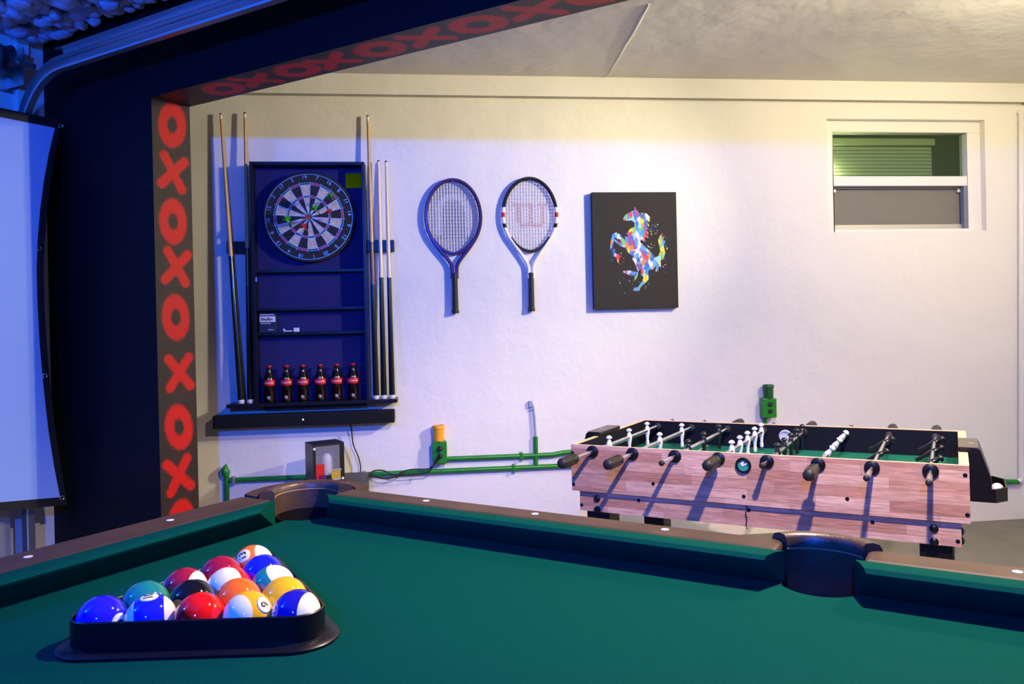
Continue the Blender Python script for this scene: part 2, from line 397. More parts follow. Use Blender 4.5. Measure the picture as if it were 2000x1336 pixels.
# ------------------------------------------------------------------ dartboard
BR = 0.2255
bc = wp(604, 424, -0.045)
board = thing('dartboard', 'round bristle dartboard with black number ring hung upside down in the cabinet', 'dartboard', (bc.x, -0.0125, bc.z))
M_BB = mat('dartboard_black', (0.010, 0.010, 0.012), 0.75)
M_BW = mat('dartboard_cream', (0.62, 0.53, 0.44), 0.9, var=(70, (0.42, 0.34, 0.30)))
M_BR = mat('dartboard_red', (0.42, 0.012, 0.05), 0.8)
M_BG = mat('dartboard_green', (0.010, 0.12, 0.09), 0.8)
M_WIRE = mat('board_wire', (0.62, 0.62, 0.64), 0.35, 0.7)
RX = Matrix.Rotation(PI/2, 4, 'X')   # lathe axis -> -y
MB().lathe([(BR, 0), (BR, 0.034), (BR-.004, 0.038), (0.0, 0.038)], RX, 64).build('rim', M_BB, board, smooth=True)
nums = [20, 1, 18, 4, 13, 6, 10, 15, 2, 17, 3, 19, 7, 16, 8, 11, 14, 9, 12, 5]
a20 = math.radians(-90+23.4)
YB = -0.0384
def ring_piece(r0, r1, a0, a1, y0, y1, n=4):
    mb = MB(); vs = []
    for y in (y0, y1):
        for k in range(n+1):
            a = a0+(a1-a0)*k/n
            vs += [(r0*math.cos(a), y, r0*math.sin(a)), (r1*math.cos(a), y, r1*math.sin(a))]
    q = 2*(n+1); fs = []
    for k in range(n):
        i = 2*k
        fs += [(i, i+1, i+3, i+2), (q+i, q+i+2, q+i+3, q+i+1), (i+1, q+i+1, q+i+3, i+3), (i, i+2, q+i+2, q+i)]
    fs += [(0, q, q+1, 1), (2*n, 2*n+1, q+2*n+1, q+2*n)]
    return mb.add(vs, fs)
SR = 0.170
for i, nn in enumerate(nums):
    am = a20-i*PI/10; a0, a1 = am-PI/20, am+PI/20
    dark = i % 2 == 0
    for r0, r1, mm in ((0.016, 0.096, M_BB if dark else M_BW), (0.096, 0.106, M_BR if dark else M_BG), (0.106, 0.160, M_BB if dark else M_BW), (0.160, SR, M_BR if dark else M_BG)):
        ring_piece(r0, r1, a0, a1, YB+.0006, YB-0.0016).build('segment', mm, board)
    me = text_mesh(str(nn), 0.027, 0.0006, -0.0004)
    T = Matrix.Translation((0.197*math.cos(am), YB-0.001, 0.197*math.sin(am))) @ Matrix.Rotation(-(am-PI/2), 4, 'Y') @ Matrix.Rotation(PI/2, 4, 'X')
    me.transform(T)
    link('numeral', me, M_WIRE, board)
    MB().tube([(0.016*math.cos(a0), YB-.002, 0.016*math.sin(a0)), (0.178*math.cos(a0), YB-.002, 0.178*math.sin(a0))], 0.0007, 4).build('divider_wire', M_WIRE, board)
ring_piece(0.0066, 0.016, 0, 2*PI, YB+.0006, YB-.0018, 24).build('bull_ring', M_BG, board)
MB().lathe([(0.0066, 0), (0.0066, .002), (0, .002)], Matrix.Translation((0, YB, 0)) @ RX, 16).build('bull', M_BR, board)
for r, t in ((0.212, 0.0011), (0.170, 0.0007), (0.160, 0.0007), (0.106, .0007), (0.096, .0007)):
    MB().tube([(r*math.cos(2*PI*k/64), YB-.0022, r*math.sin(2*PI*k/64)) for k in range(64)], t, 4, closed=True).build('wire_ring', M_WIRE, board)

# darts
def dart(px, py, dx, dz, colm, label):
    tip = wp(px, py, -0.10)
    t = thing('dart', label, 'dart', (tip.x, -0.0125+YB-0.0015, tip.z), 0, 'darts stuck in the dartboard')
    ax = Vector((dx, -1, dz)).normalized(); M = ax.to_track_quat('Z', 'Y').to_matrix().to_4x4()
    MB().lathe([(0.0006, -0.004), (0.0011, 0.026)], M, 6).build('point', M_CHROME, t)
    MB().lathe([(0.001, 0.026), (0.0034, 0.034), (0.0034, 0.074), (0.002, 0.078)], M, 10).build('barrel', mat('brass', (0.55, 0.42, 0.20), 0.3, 0.9), t, smooth=True)
    sh_ = MB().lathe([(0.0022, 0.078), (0.0022, 0.110)], M, 8).build('shaft', colm, t)
    prof = [(0.0, 0.100), (0.020, 0.116), (0.021, 0.138), (0.012, 0.146), (0.0, 0.142)]
    for k in range(4):
        Rk = M @ Matrix.Rotation(k*PI/2+0.5, 4, 'Z')
        MB().prism(prof, lambda p, q: Rk @ Vector((p[0], (q-.5)*.0008, p[1]))).build('flight', colm, sh_)
M_DG = mat('dart_green', (0.02, 0.42, 0.02), 0.5); M_DR = mat('dart_red', (0.55, 0.012, 0.01), 0.5)
# point pixel on the board, lean
dart(652, 392, -.05, .12, M_DG, 'green dart stuck near the upper right edge of the dartboard')
dart(624, 418, -.10, .15, M_DG, 'green dart stuck between the bullseye and the upper right of the dartboard')
dart(576, 437, -.20, .10, M_DG, 'green dart stuck in the left half of the dartboard')
dart(645, 425, .0, .15, M_DR, 'red dart stuck in the right half of the dartboard')
dart(602, 428, .02, -.02, M_DR, 'red dart stuck in the bullseye of the dartboard')
dart(601, 452, -.08, .14, M_DR, 'red dart stuck below the bullseye of the dartboard')

# ------------------------------------------------------------------ cues
M_MAPLE = mat('cue_maple', (0.62, 0.38, 0.17), 0.35, var=(30, (0.52, 0.30, 0.13)))
M_MAPLE2 = mat('cue_pale_maple', (0.74, 0.62, 0.45), 0.35)
M_BUTT = mat('cue_black_butt', (0.008, 0.008, 0.010), 0.18)
M_BROWN = mat('cue_brown', (0.16, 0.055, 0.025), 0.25)
M_FERR = mat('cue_ferrule', (0.75, 0.73, 0.66), 0.4)
M_BUMP = mat('cue_bumper', (0.62, 0.64, 0.68), 0.5)
def cue(p0, p1, joint, shaft_m, butt_m, label, split=None):
    """p0 bottom, p1 tip (world); joint = fraction of the length where the butt ends"""
    t = thing('cue_stick', label, 'cue stick', p0, 0, 'cue sticks in the wall rack')
    v = p1-p0; L = v.length; M = v.normalized().to_track_quat('Z', 'Y').to_matrix().to_4x4()
    rb, rt = 0.0155, 0.0062
    rr = lambda f: rb+(rt-rb)*f
    MB().lathe([(rb*.9, 0), (rb, .004), (rb, 0.016), (rb, .018)], M, 14).build('bumper', M_BUMP, t, smooth=True)
    MB().lathe([(rr(0), .018), (rr(joint*.5), L*joint*.5), (rr(joint), L*joint)], M, 14).build('butt', butt_m, t, smooth=True)
    z0 = joint
    if split:
        MB().lathe([(rr(joint)+.0001, L*joint), (rr(split), L*split)], M, 14).build('sleeve', M_BROWN, t, smooth=True); z0 = split
    MB().lathe([(rr(z0)+.0012, L*z0-.008), (rr(z0)+.0012, L*z0)], M, 14).build('joint_collar', M_BUTT, t, smooth=True)
    sh_ = MB().lathe([(rr(z0), L*z0), (rr((z0+1)/2), L*(z0+1)/2), (rt, L-.03)], M, 14).build('shaft', shaft_m, t, smooth=True)
    MB().lathe([(rt, L-.03), (rt, L-.008)], M, 12).build('ferrule', M_FERR, sh_, smooth=True)
    MB().lathe([(rt, L-.008), (rt, L-.004), (rt*.7, L), (0, L+.001)], M, 12).build('leather_tip', mat('tip_leather', (.10, .06, .04), .9), sh_, smooth=True)
def cu(px0, py0, px1, py1, yb=-0.075, yt=-0.030):
    a = wp(px0, py0, yb); a.z = 0.804; return a, wp(px1, py1, yt)
cue(*cu(471, 785, 431, 221), 0.505, M_MAPLE, M_BUTT, 'slanting cue stick with tan shaft at the far left of the rack')
cue(*cu(489, 784, 478, 219, -.066), 0.40, M_MAPLE, M_BUTT, 'upright cue stick standing against the left side of the cabinet', split=0.53)
cue(*cu(735, 778, 718, 225), 0.40, M_MAPLE, M_BUTT, 'long cue stick standing against the right side of the cabinet', split=0.55)
cue(*cu(750, 778, 739, 313), 0.505, M_MAPLE2, M_BUTT, 'short pale cue stick, middle one right of the cabinet')
cue(*cu(766, 778, 754, 314), 0.505, M_MAPLE2, M_BUTT, 'short pale cue stick at the far right of the rack')

# ------------------------------------------------------------------ six cola bottles
M_COLA = mat('cola_glass', (0.010, 0.004, 0.003), 0.06, spec=0.7)
M_CAP = mat('red_cap', (0.45, 0.02, 0.03), 0.3, 0.4)
M_CLAB = mat('red_bottle_label', (0.62, 0.01, 0.02), 0.4)
M_CW = mat('white_lettering', (0.85, 0.83, 0.83), 0.5)
bprof = [(0.024, 0), (0.0265, 0.004), (0.0268, 0.02), (0.0255, 0.040), (0.0235, 0.058), (0.0238, 0.068), (0.0272, 0.084), (0.0282, 0.100), (0.0272, 0.112), (0.0225, 0.126), (0.0165, 0.140), (0.0125, 0.154), (0.0115, 0.166), (0.0118, 0.172)]
def prof_r(z):
    for (r0, z0), (r1, z1) in zip(bprof, bprof[1:]):
        if z0 <= z <= z1: return r0+(r1-r0)*(z-z0)/(z1-z0)
    return bprof[-1][0]
bmesh_ = MB().lathe(bprof, None, 28).mesh('bottle_body')
capm = MB().lathe([(0.0138, 0.170), (0.0146, 0.172), (0.0135, 0.180), (0.0, 0.181)], None, 20).mesh('cap')
labm = MB().lathe([(prof_r(z)+.0005, z) for z in (0.0815, 0.086, 0.092, 0.098, 0.104, 0.110)], None, 28)
labm.f = [f for f in labm.f if len(f) == 4]; labm = labm.mesh('label')
def wrap_text(txt, size, zc, sx=1.0):
    me = refine(text_mesh(txt, size, 0.0, 0.0002), 2)
    for v in me.vertices:
        x, y = v.co.x*sx, v.co.y; z = zc+y; r = prof_r(z)+0.0010; a = -PI/2+x/r
        v.co = (r*math.cos(a), r*math.sin(a), z)
    return me
tx1 = wrap_text('Coca-Cola', 0.0125, 0.096, 0.95); 
def wrap_bars(rects):
    mb = MB()
    for x0, x1, z0, z1 in rects:
        vs = []
        for k in range(7):
            for z in (z0, z1):
                r = prof_r(z)+.0009; a = -PI/2+(x0+(x1-x0)*k/6)/r; vs.append((r*math.cos(a), r*math.sin(a), z))
        mb.add(vs, [(2*k, 2*k+2, 2*k+3, 2*k+1) for k in range(6)])
    return mb.mesh('print_marks')
tx2 = wrap_bars([(-.008, -.0055, .020, .030), (-.008, .001, .028, .030), (-.002, .001, .020, .026), (.004, .0055, .020, .030), (-.007, .006, .016, .0172)])
tx3 = wrap_bars([(-.007, .007, .1145, .1158), (-.005, .005, .1172, .1182)])
order = ['leftmost', 'second from the left', 'third from the left', 'third from the right', 'second from the right', 'rightmost']
for i, (px, py) in enumerate([(526, 784), (560, 783), (592, 783), (626, 782), (658, 781), (690, 780)]):
    q = wp(px, py, -0.06)
    t = thing('cola_bottle', 'red labelled cola bottle, %s of six on the cabinet ledge' % order[i], 'bottle', (q.x, -0.055, 0.8045), 0.15, 'cola bottles on the cabinet ledge')
    for nm, me, mm in (('body', bmesh_, M_COLA), ('cap', capm, M_CAP), ('label', labm, M_CLAB), ('brand_lettering', tx1, M_CW), ('print_marks', tx2, M_CW), ('print_marks', tx3, M_CW)):
        o = link(nm, me, mm, lab_o if nm == 'brand_lettering' else t, smooth=nm in ('body', 'cap', 'label'))
        if nm == 'label': lab_o = o

# ------------------------------------------------------------------ sound bar and its cable
a = wp(415, 813, -.085); b_ = wp(770, 800, -.085); c_ = wp(770, 826, -.085)
sb = thing('soundbar', 'long black soundbar mounted on the wall under the cue rack', 'soundbar', ((a.x+b_.x)/2, 0, c_.z))
W2 = (b_.x-a.x)/2; H2 = b_.z-c_.z
pr = [(-0.004, 0.006), (-0.004, H2-.004), (-0.080, H2), (-0.086, H2-.006), (-0.086, 0.006), (-.080, 0)]
def bar_fn(p, k): return Vector((-W2 if k == 0 else W2, p[0], p[1]))
MB().prism(pr, bar_fn).build('body', mat('soundbar_black', (0.006, 0.006, 0.008), 0.6, spec=0.25), sb, bevel=0.004)
MB().box(-W2+.01, W2-.01, -0.0875, -0.086, 0.004, H2-.008).build('grille', mat('soundbar_mesh', (0.007, 0.008, 0.012), 0.8, bump=[(700, .5, .001)], spec=0.15), sb)
lx = wp(592, 818, -.087).x-sb.location.x
MB().lathe([(0.0035, 0), (0.0035, .001), (0, .001)], Matrix.Translation((lx, -0.0872, H2*.5)) @ RX, 12).build('status_light', mat('led_white', (1, 1, 1), emit=((0.9, 0.95, 1), 4)), sb)
M_CABLE = mat('black_cable', (0.008, 0.008, 0.009), 0.4)
def cable(name, pts, r, label, cat='cable', group=None):
    P = smoothpath(pts, 8); base = Vector(P[0])
    o = MB().tube([p-base for p in P], r, 8).build(name, M_CABLE, None, smooth=True); o.location = base
    return tag(o, label, cat, group)
cable('power_cable', [wp(684, 826, -.05), wp(687, 845, -.04), wp(690, 868, -.03), wp(699, 890, -.03), wp(704, 910, -.03), wp(703, 925, -.05), wp(697, 938, -.12)], 0.0032, 'black cable hanging down from the right half of the soundbar')

# ------------------------------------------------------------------ two tennis rackets
def racket(cxp, topz, botz, handle_top, hx, name_label, style, lean=0.0):
    t = thing('tennis_racket', name_label, 'racket', (cxp, -0.004, botz), 0, 'tennis rackets hung on the wall')
    t.rotation_euler = (0, lean, 0)
    HT = topz-botz; hh = handle_top-botz; yc = -0.016
    a_, b2 = 0.134, 0.186; zc = HT-b2-0.011
    def oval(th, da=0.0):
        x = (a_+da)*math.cos(th); z = (b2+da)*math.sin(th)
        if z < 0: x *= 1-0.10*(z/b2)**2
        return Vector((x, yc, zc+z))
    th0 = math.radians(-38)
    if style == 'purple':
        fm = mat('purple_frame', (0.060, 0.022, 0.10), 0.25, 0.3); bm_ = fm
    else:
        fm = bpy.data.materials.new('white_red_black_frame'); fm.use_nodes = True; nt = fm.node_tree; b = nt.nodes['Principled BSDF']
        tc = nt.nodes.new('ShaderNodeTexCoord'); sp = nt.nodes.new('ShaderNodeSeparateXYZ'); rp = nt.nodes.new('ShaderNodeValToRGB'); mr = nt.nodes.new('ShaderNodeMapRange')
        nt.links.new(tc.outputs['Object'], sp.inputs[0]); nt.links.new(sp.outputs['Z'], mr.inputs['Value']); mr.inputs['From Min'].default_value = 0; mr.inputs['From Max'].default_value = HT
        rp.color_ramp.interpolation = 'CONSTANT'; e = rp.color_ramp.elements
        e[0].position = 0; e[0].color = (0.80, 0.80, 0.82, 1); e[1].position = 0.625; e[1].color = (0.012, 0.012, 0.014, 1)
        x = e.new(0.655); x.color = (0.82, 0.80, 0.80, 1); x = e.new(0.70); x.color = (0.5, 0.02, 0.03, 1); x = e.new(0.735); x.color = (0.8, .8, .8, 1); x = e.new(0.775); x.color = (0.012, 0.012, 0.014, 1)
        nt.links.new(mr.outputs['Result'], rp.inputs['Fac']); nt.links.new(rp.outputs['Color'], b.inputs['Base Color']); b.inputs['Roughness'].default_value = 0.28
        bm_ = mat('black_gloss', (0.012, 0.012, 0.014), 0.25)
    n = 44
    arc = [oval(th0+(PI-2*th0)*k/n, 0.006) for k in range(n+1)]
    def shaft(sg):
        p = oval(th0 if sg > 0 else PI-th0, 0.006); tn = oval((th0 if sg > 0 else PI-th0)-sg*0.12, 0.006)-p; 
        q = Vector((sg*0.011, yc, hh)); r_ = Vector((sg*0.012, yc, hh-.03))
        m1 = p+tn.normalized()*0.05; m2 = Vector((sg*0.020, yc, hh+.05))
        return smoothpath([p, m1, m2, q, r_], 6)
    MB().tube(list(reversed(shaft(1)))[:-1]+arc+shaft(-1)[1:], 0.0098, 8).build('frame', fm, t, smooth=True)
    MB().tube([oval(th0-( PI+2*th0)*k/12) for k in range(13)], 0.0085, 8).build('bridge', bm_, t, smooth=True)
    MB().lathe([(0.0165, 0.0), (0.0185, 0.002), (0.0185, 0.012), (0.0155, 0.022), (0.0148, hh*.5), (0.0142, hh-.004), (0.011, hh)], Matrix.Translation((0, yc-.002, 0)), 8).build('grip', mat('black_grip', (0.014, 0.013, 0.013), 0.7, bump=[(90, .6, .003)]), t)
    MB().lathe([(0.0150, hh-.012), (0.0150, hh-.004)], Matrix.Translation((0, yc-.002, 0)), 12).build('grip_collar', mat('black_gloss', (.01, .01, .01)), t, smooth=True)
    # strings, inked with a stencil
    def ink(x, z):
        z -= zc
        if style == 'purple':
            if abs(x) < 0.10 and z < 0.035 and z > -0.115:
                return 1.0 if (abs(x) < 0.062 or z < -0.09) else (0.15 if abs(x) < 0.083 else 0.8)
            arch = math.hypot(x, z-0.035)
            if z >= 0.035: return 1.0 if arch < 0.058 else (0.15 if arch < 0.085 else 0.75)
            return 0.7
        X = x; s = 0
        if -0.035 < z < 0.062:
            for c0 in (-0.058, 0.004, 0.066):
                if abs(X-c0) < 0.011: s = 1
            if z > 0.045 and (abs(X+0.062) < 0.026 or abs(X) < 0.024 or abs(X-0.062) < 0.024): s = 1
        if -0.058 < z <= -0.028:
            for c0 in (-0.027, 0.035):
                rr = math.hypot((X-c0)/0.035, (z+0.024)/0.030)
                if 0.62 < rr < 1.25: s = 1
        return s
    cols = {'purple': ((0.55, 0.50, 0.62), (0.010, 0.008, 0.02)), 'white': ((0.62, 0.58, 0.62), (0.35, 0.01, 0.05))}[style]
    vs, fs, cl = [], [], []
    def string(p0, p1, r):
        L = (p1-p0).length; k = max(2, int(L/0.006)); ax = (p1-p0).normalized(); side = ax.cross(Vector((0, 1, 0))); up = Vector((0, 1, 0))
        o0 = len(vs)
        for i in range(k+1):
            p = p0.lerp(p1, i/k)
            for a, b in ((1, 1), (-1, 1), (-1, -1), (1, -1)): vs.append(tuple(p+side*a*r+up*b*r)); cl.append(ink(p.x, p.z))
        for i in range(k):
            for j in range(4):
                l = (j+1) % 4; fs.append((o0+i*4+j, o0+i*4+l, o0+(i+1)*4+l, o0+(i+1)*4+j))
    for i in range(16):
        x = -0.112+0.224*i/15; c = math.sqrt(max(0, 1-(x/a_)**2)); string(Vector((x, yc, zc-b2*c*(1.0))), Vector((x, yc, zc+b2*c)), 0.0009)
    for i in range(19):
        z = -0.160+0.325*i/18; c = math.sqrt(max(0, 1-(z/b2)**2))*(1-(0.10*(z/b2)**2 if z < 0 else 0)); string(Vector((-a_*c, yc-.0008, zc+z)), Vector((a_*c, yc-.0008, zc+z)), 0.0009)
    me = bpy.data.meshes.new('string_bed'); me.from_pydata(vs, [], fs)
    at = me.attributes.new('ink', 'FLOAT', 'POINT'); at.data.foreach_set('value', cl)
    sm = bpy.data.materials.new('stencilled_strings'); sm.use_nodes = True; nt = sm.node_tree; b = nt.nodes['Principled BSDF']
    an = nt.nodes.new('ShaderNodeAttribute'); an.attribute_name = 'ink'; mx = nt.nodes.new('ShaderNodeMix'); mx.data_type = 'RGBA'
    mx.inputs['A'].default_value = (*cols[0], 1); mx.inputs['B'].default_value = (*cols[1], 1)
    nt.links.new(an.outputs['Fac'], mx.inputs['Factor']); nt.links.new(mx.outputs['Result'], b.inputs['Base Color'])
    o = link('string_bed', me, sm, t); o['kind'] = 'stuff'
    MB().tube([(0, 0.0, HT-.012), (0, -0.034, HT-.012)], 0.003, 8).build('hanging_nail', M_CHROME, t)
racket(0.116, 1.914, 1.225, 1.432, 0, 'purple framed tennis racket on the wall next to the cue rack', 'purple', 0.0)
racket(0.510, 1.921, 1.227, 1.428, 0, 'white and black tennis racket with red letter on its strings beside the horse canvas', 'white', 0.0)
bpy.data.objects['tennis_racket.001'].rotation_euler = (0, 0.004, 0)

# ------------------------------------------------------------------ canvas with a rearing horse
PD = 0.038
p_tl = wp(1160, 374, -PD); p_tr = wp(1326, 376.5, -PD); p_br = wp(1325, 601, -PD); p_bl = wp(1161, 604, -PD)
pc = (p_bl+p_br)/2
cv = thing('horse_canvas', 'black canvas with a multicoloured rearing horse on the white wall', 'painting', (pc.x, 0, (p_bl.z+p_br.z)/2))
pw_, ph_ = ((p_tr-p_tl).length+(p_br-p_bl).length)/4, ((p_tl.z-p_bl.z)+(p_tr.z-p_br.z))/2
MB().box(-pw_, pw_, -PD, -0.002, 0, ph_).build('canvas', mat('black_canvas', (0.017, 0.014, 0.012), 0.8, bump=[(500, .3, .001)]), cv, bevel=0.002)
def hp(u, v):   # zoomed photo units (868 x 1336 for 130 x 200 px) -> canvas plane
    q = wp(1180+u/6.68, 390+v/6.68, -PD); return (q.x-pc.x, q.z-cv.location.z)
horse = {
 'head': [(245, 250), (270, 205), (330, 165), (390, 140), (400, 95), (420, 130), (470, 190), (480, 260), (455, 330), (400, 300), (360, 270), (300, 275), (262, 275)],
 'neck': [(390, 240), (490, 220), (540, 300), (520, 380), (480, 480), (470, 560), (440, 620), (340, 600), (330, 500), (290, 440), (340, 380), (400, 350)],
 'trunk': [(270, 480), (360, 480), (450, 540), (560, 640), (640, 720), (670, 790), (620, 880), (560, 950), (480, 950), (470, 820), (380, 740), (320, 700), (270, 620)],
 'near_foreleg': [(300, 640), (200, 600), (120, 530), (150, 520), (230, 570), (310, 590)],
 'far_foreleg': [(290, 560), (215, 460), (160, 425), (110, 450), (85, 540), (75, 670), (105, 640), (120, 560), (140, 490), (200, 530), (280, 620)],
 'fore_hoof': [(112, 650), (135, 640), (150, 700), (200, 720), (200, 770), (180, 830), (160, 760), (115, 740)],
 'thigh': [(380, 720), (470, 740), (500, 880), (440, 940), (420, 890), (395, 820), (365, 770)],
 'hind_leg': [(480, 930), (570, 920), (580, 1040), (530, 1090), (470, 1150), (450, 1190), (370, 1190), (390, 1150), (440, 1140), (500, 1060), (510, 1010), (480, 980)],
 'far_hind_leg': [(245, 930), (330, 925), (440, 950), (430, 1010), (400, 1060), (390, 990), (320, 990), (300, 970), (255, 955)],
 'tail': [(640, 760), (700, 740), (730, 680), (720, 600), (700, 540), (720, 480), (765, 430), (745, 500), (785, 470), (770, 530), (800, 540), (775, 600), (795, 690), (770, 790), (740, 780), (740, 880), (715, 870), (700, 930), (670, 940), (680, 850), (640, 900), (600, 920)],
 'mane': [(480, 170), (550, 180), (600, 230), (590, 290), (560, 280), (590, 350), (555, 340), (580, 390), (545, 390), (575, 440), (540, 430), (580, 500), (530, 490), (540, 560), (470, 510), (490, 380), (480, 260)],
}
def paint_mat():
    M = bpy.data.materials.new('splashed_paint'); M.use_nodes = True; nt = M.node_tree; b = nt.nodes['Principled BSDF']
    tc = nt.nodes.new('ShaderNodeTexCoord'); mp = nt.nodes.new('ShaderNodeMapping'); mp.inputs['Rotation'].default_value = (0, .5, 0); mp.inputs['Scale'].default_value = (1.2, 1, .7)
    vo = nt.nodes.new('ShaderNodeTexVoronoi'); vo.inputs['Scale'].default_value = 48; nz = nt.nodes.new('ShaderNodeTexNoise'); nz.inputs['Scale'].default_value = 60
    ad = nt.nodes.new('ShaderNodeMix'); ad.data_type = 'VECTOR'; ad.inputs['Factor'].default_value = 0.025
    sp = nt.nodes.new('ShaderNodeSeparateXYZ'); rp = nt.nodes.new('ShaderNodeValToRGB'); rp.color_ramp.interpolation = 'CONSTANT'
    nt.links.new(tc.outputs['Object'], mp.inputs[0]); nt.links.new(mp.outputs[0], nz.inputs['Vector']); nt.links.new(mp.outputs[0], ad.inputs['A']); nt.links.new(nz.outputs['Color'], ad.inputs['B'])
    nt.links.new(ad.outputs['Result'], vo.inputs['Vector']); nt.links.new(vo.outputs['Color'], sp.inputs[0]); nt.links.new(sp.outputs[0], rp.inputs[0])
    pal = [(.02, .13, .55), (.75, .75, .80), (.08, .35, .75), (.70, .03, .03), (.02, .10, .40), (.85, .22, .03), (.80, .65, .03), (.30, .60, .85), (.80, .72, .70), (.25, .07, .30), (.05, .25, .65), (.20, .50, .10)]
    e = rp.color_ramp.elements; e[0].color = (*pal[0], 1); e[1].position = 1/12; e[1].color = (*pal[1], 1)
    for i in range(2, 12): x = e.new(i/12); x.color = (*pal[i], 1)
    nt.links.new(rp.outputs[0], b.inputs['Base Color']); b.inputs['Roughness'].default_value = 0.45
    return M
M_PAINT = paint_mat()
hm = MB()
for k, (nm, poly) in enumerate(horse.items()):
    hm.prism([hp(*q) for q in poly], lambda p, kk: Vector((p[0], -PD-0.0003-0.0001*k-0.0006*kk, p[1])))
hm.build('painted_horse', M_PAINT, cv)
sm_ = MB()
for i in range(150):
    reg = random.choice([(150, 600, 980, 1230), (560, 700, 320, 460), (100, 260, 640, 840), (620, 820, 420, 950), (300, 600, 930, 1220), (420, 620, 560, 700)])
    u, v = random.uniform(reg[0], reg[1]), random.uniform(reg[2], reg[3]); x, z = hp(u, v); r = random.choice([.0012, .0016, .002, .003])
    dr = random.random() < .25
    sm_.prism([(x+r*math.cos(a), z+r*(2.6 if dr else 1)*math.sin(a)) for a in [q*PI/3 for q in range(6)]], lambda p, kk: Vector((p[0], -PD-0.0003-0.0005*kk, p[1])))
o = sm_.build('paint_splatter', M_PAINT, cv); o['kind'] = 'stuff'

# ------------------------------------------------------------------ green conduit and sockets
gp = thing('green_conduit', 'green painted conduit pipes running low along the white wall', 'conduit', (-0.2, 0, 0.4))
G0 = Vector((-0.2, 0, 0.4)); YP = -0.016
def g(px, py, y=YP): return wp(px, py, y)-G0
def gx(x, z, y=YP): return Vector((x, y, z))-G0
MB().tube([gx(-1.022, .419), gx(-.3, .418), gx(.52, .417), gx(2.2, .417)], 0.0125, 12).build('lower_pipe', M_GREEN, gp, smooth=True)
MB().tube([gx(.058, .479), gx(.60, .477), gx(.66, .486), gx(.72, .488), gx(1.5, .488)], 0.0125, 12).build('upper_pipe', M_GREEN, gp, smooth=True)
MB().tube([gx(.516, .417), gx(.517, .575)], 0.0115, 12).build('riser_pipe', M_GREEN, gp, smooth=True)
MB().tube([gx(-1.036, .02), gx(-1.035, .455)], 0.0125, 12).build('end_pipe', M_GREEN, gp, smooth=True)
MB().tube([gx(-1.035, .440, -.024), gx(-1.036, .462, -.024), gx(-1.040, .478, -.024), gx(-1.034, .500, -.020)], [.0145, .021, .018, .003], 10).build('pipe_end_fitting', M_GREEN, gp, smooth=True)
for x, z in ((-1.0, .419), (-.36, .418), (.40, .417), (.44, .478)):
    MB().box(x-.008-G0.x, x+.008-G0.x, -.0305, -.001, z-.020-G0.z, z+.020-G0.z).build('pipe_clamp', M_GREEN if x > .3 else mat('galvanised', (.5, .5, .52), .4, .7), gp, bevel=.003)
# bare end of the riser
bs = thing('bare_riser_conduit', 'unpainted grey conduit stub with loose bracket rising from the green pipes', 'conduit', (0.517, 0, 0.5755))
M_GREYP = mat('grey_primer', (0.28, 0.36, 0.50), 0.5)
MB().tube([(0, YP, 0), (-.004, YP, .10), (-.008, YP, .150), (-.012, YP+.002, .165)], 0.0065, 10).build('stub', M_GREYP, bs, smooth=True)
MB().box(-.032, -.010, -.018, -.002, .152, .186).box(-.030, -.012, -.012, -.002, .134, .140).build('bracket', M_GREYP, bs, bevel=.004)

M_YEL = mat('yellow_plastic', (0.78, 0.36, 0.012), 0.4)
def socket_box(name_label, x0, x1, z0, z1, depth, cupm, cup_label, cx0, cx1, cz1, group, conduit_down=True):
    xc = (x0+x1)/2
    t = thing('socket_box', name_label, 'socket', (xc, 0, z0), 0, group)
    hw = (x1-x0)/2; H = z1-z0
    MB().box(-hw, hw, -depth, -.001, 0, H).build('box', M_GREEN, t, bevel=0.003)
    cp_ = MB().box(-hw-.003, hw+.003, -depth-.004, -depth+.0, .002, H-.002).build('cover_plate', M_GREEN, t, bevel=0.002)
    for z in (H*.36, H*.70):
        MB().lathe([(0.0145, 0), (0.0145, .003), (0.012, .004), (0, .004)], Matrix.Translation((0.002, -depth-.004, z)) @ RX, 16).build('receptacle', mat('socket_dark', (.012, .03, .012), .4), cp_, smooth=True)
    for z in (.006, H*.53, H-.006):
        MB().lathe([(0.003, 0), (0.003, .001), (0, .001)], Matrix.Translation((0.0, -depth-.004, z)) @ RX, 8).build('screw', M_CHROME, cp_)
    # plain cup standing on the box
    r = (cx1-cx0)/2; h = cz1-z1
    c = thing('cup', cup_label, 'cup', ((cx0+cx1)/2, -.0335, z1+.0003), 0, 'plastic cups on the sockets')
    MB().lathe([(r*.90, 0), (r*.93, h*.74), (r*.93, h*.76), (r*1.04, h*.78), (r*1.04, h*.97), (r*1.0, h), (r*.90, h), (r*.88, h*.8), (r*.80, .004), (0, .004)], None, 28).build('cup_wall', cupm, c, smooth=True, angle=30)
    return t
socket_box('green painted wall socket with two plugs and yellow cup on top', -0.015, 0.053, 0.462, 0.575, 0.050, M_YEL, 'yellow plastic cup standing on the green socket box with plugs', -0.013, 0.046, 0.655, 'green wall sockets')
s2 = socket_box('green painted wall socket with green cup on top behind the foosball table', 1.741, 1.812, 0.630, 0.735, 0.050, mat('green_plastic', (0.006, 0.09, 0.012), 0.4), 'dark green cup standing on the socket box behind the foosball table', 1.751, 1.808, 0.806, 'green wall sockets')
MB().tube([(-.010, YP, -.002), (-.012, YP, -.145)], 0.012, 12).build('conduit_leg', M_GREEN, s2, smooth=True)
bz = Vector((0.021, -0.0545, 0.462))
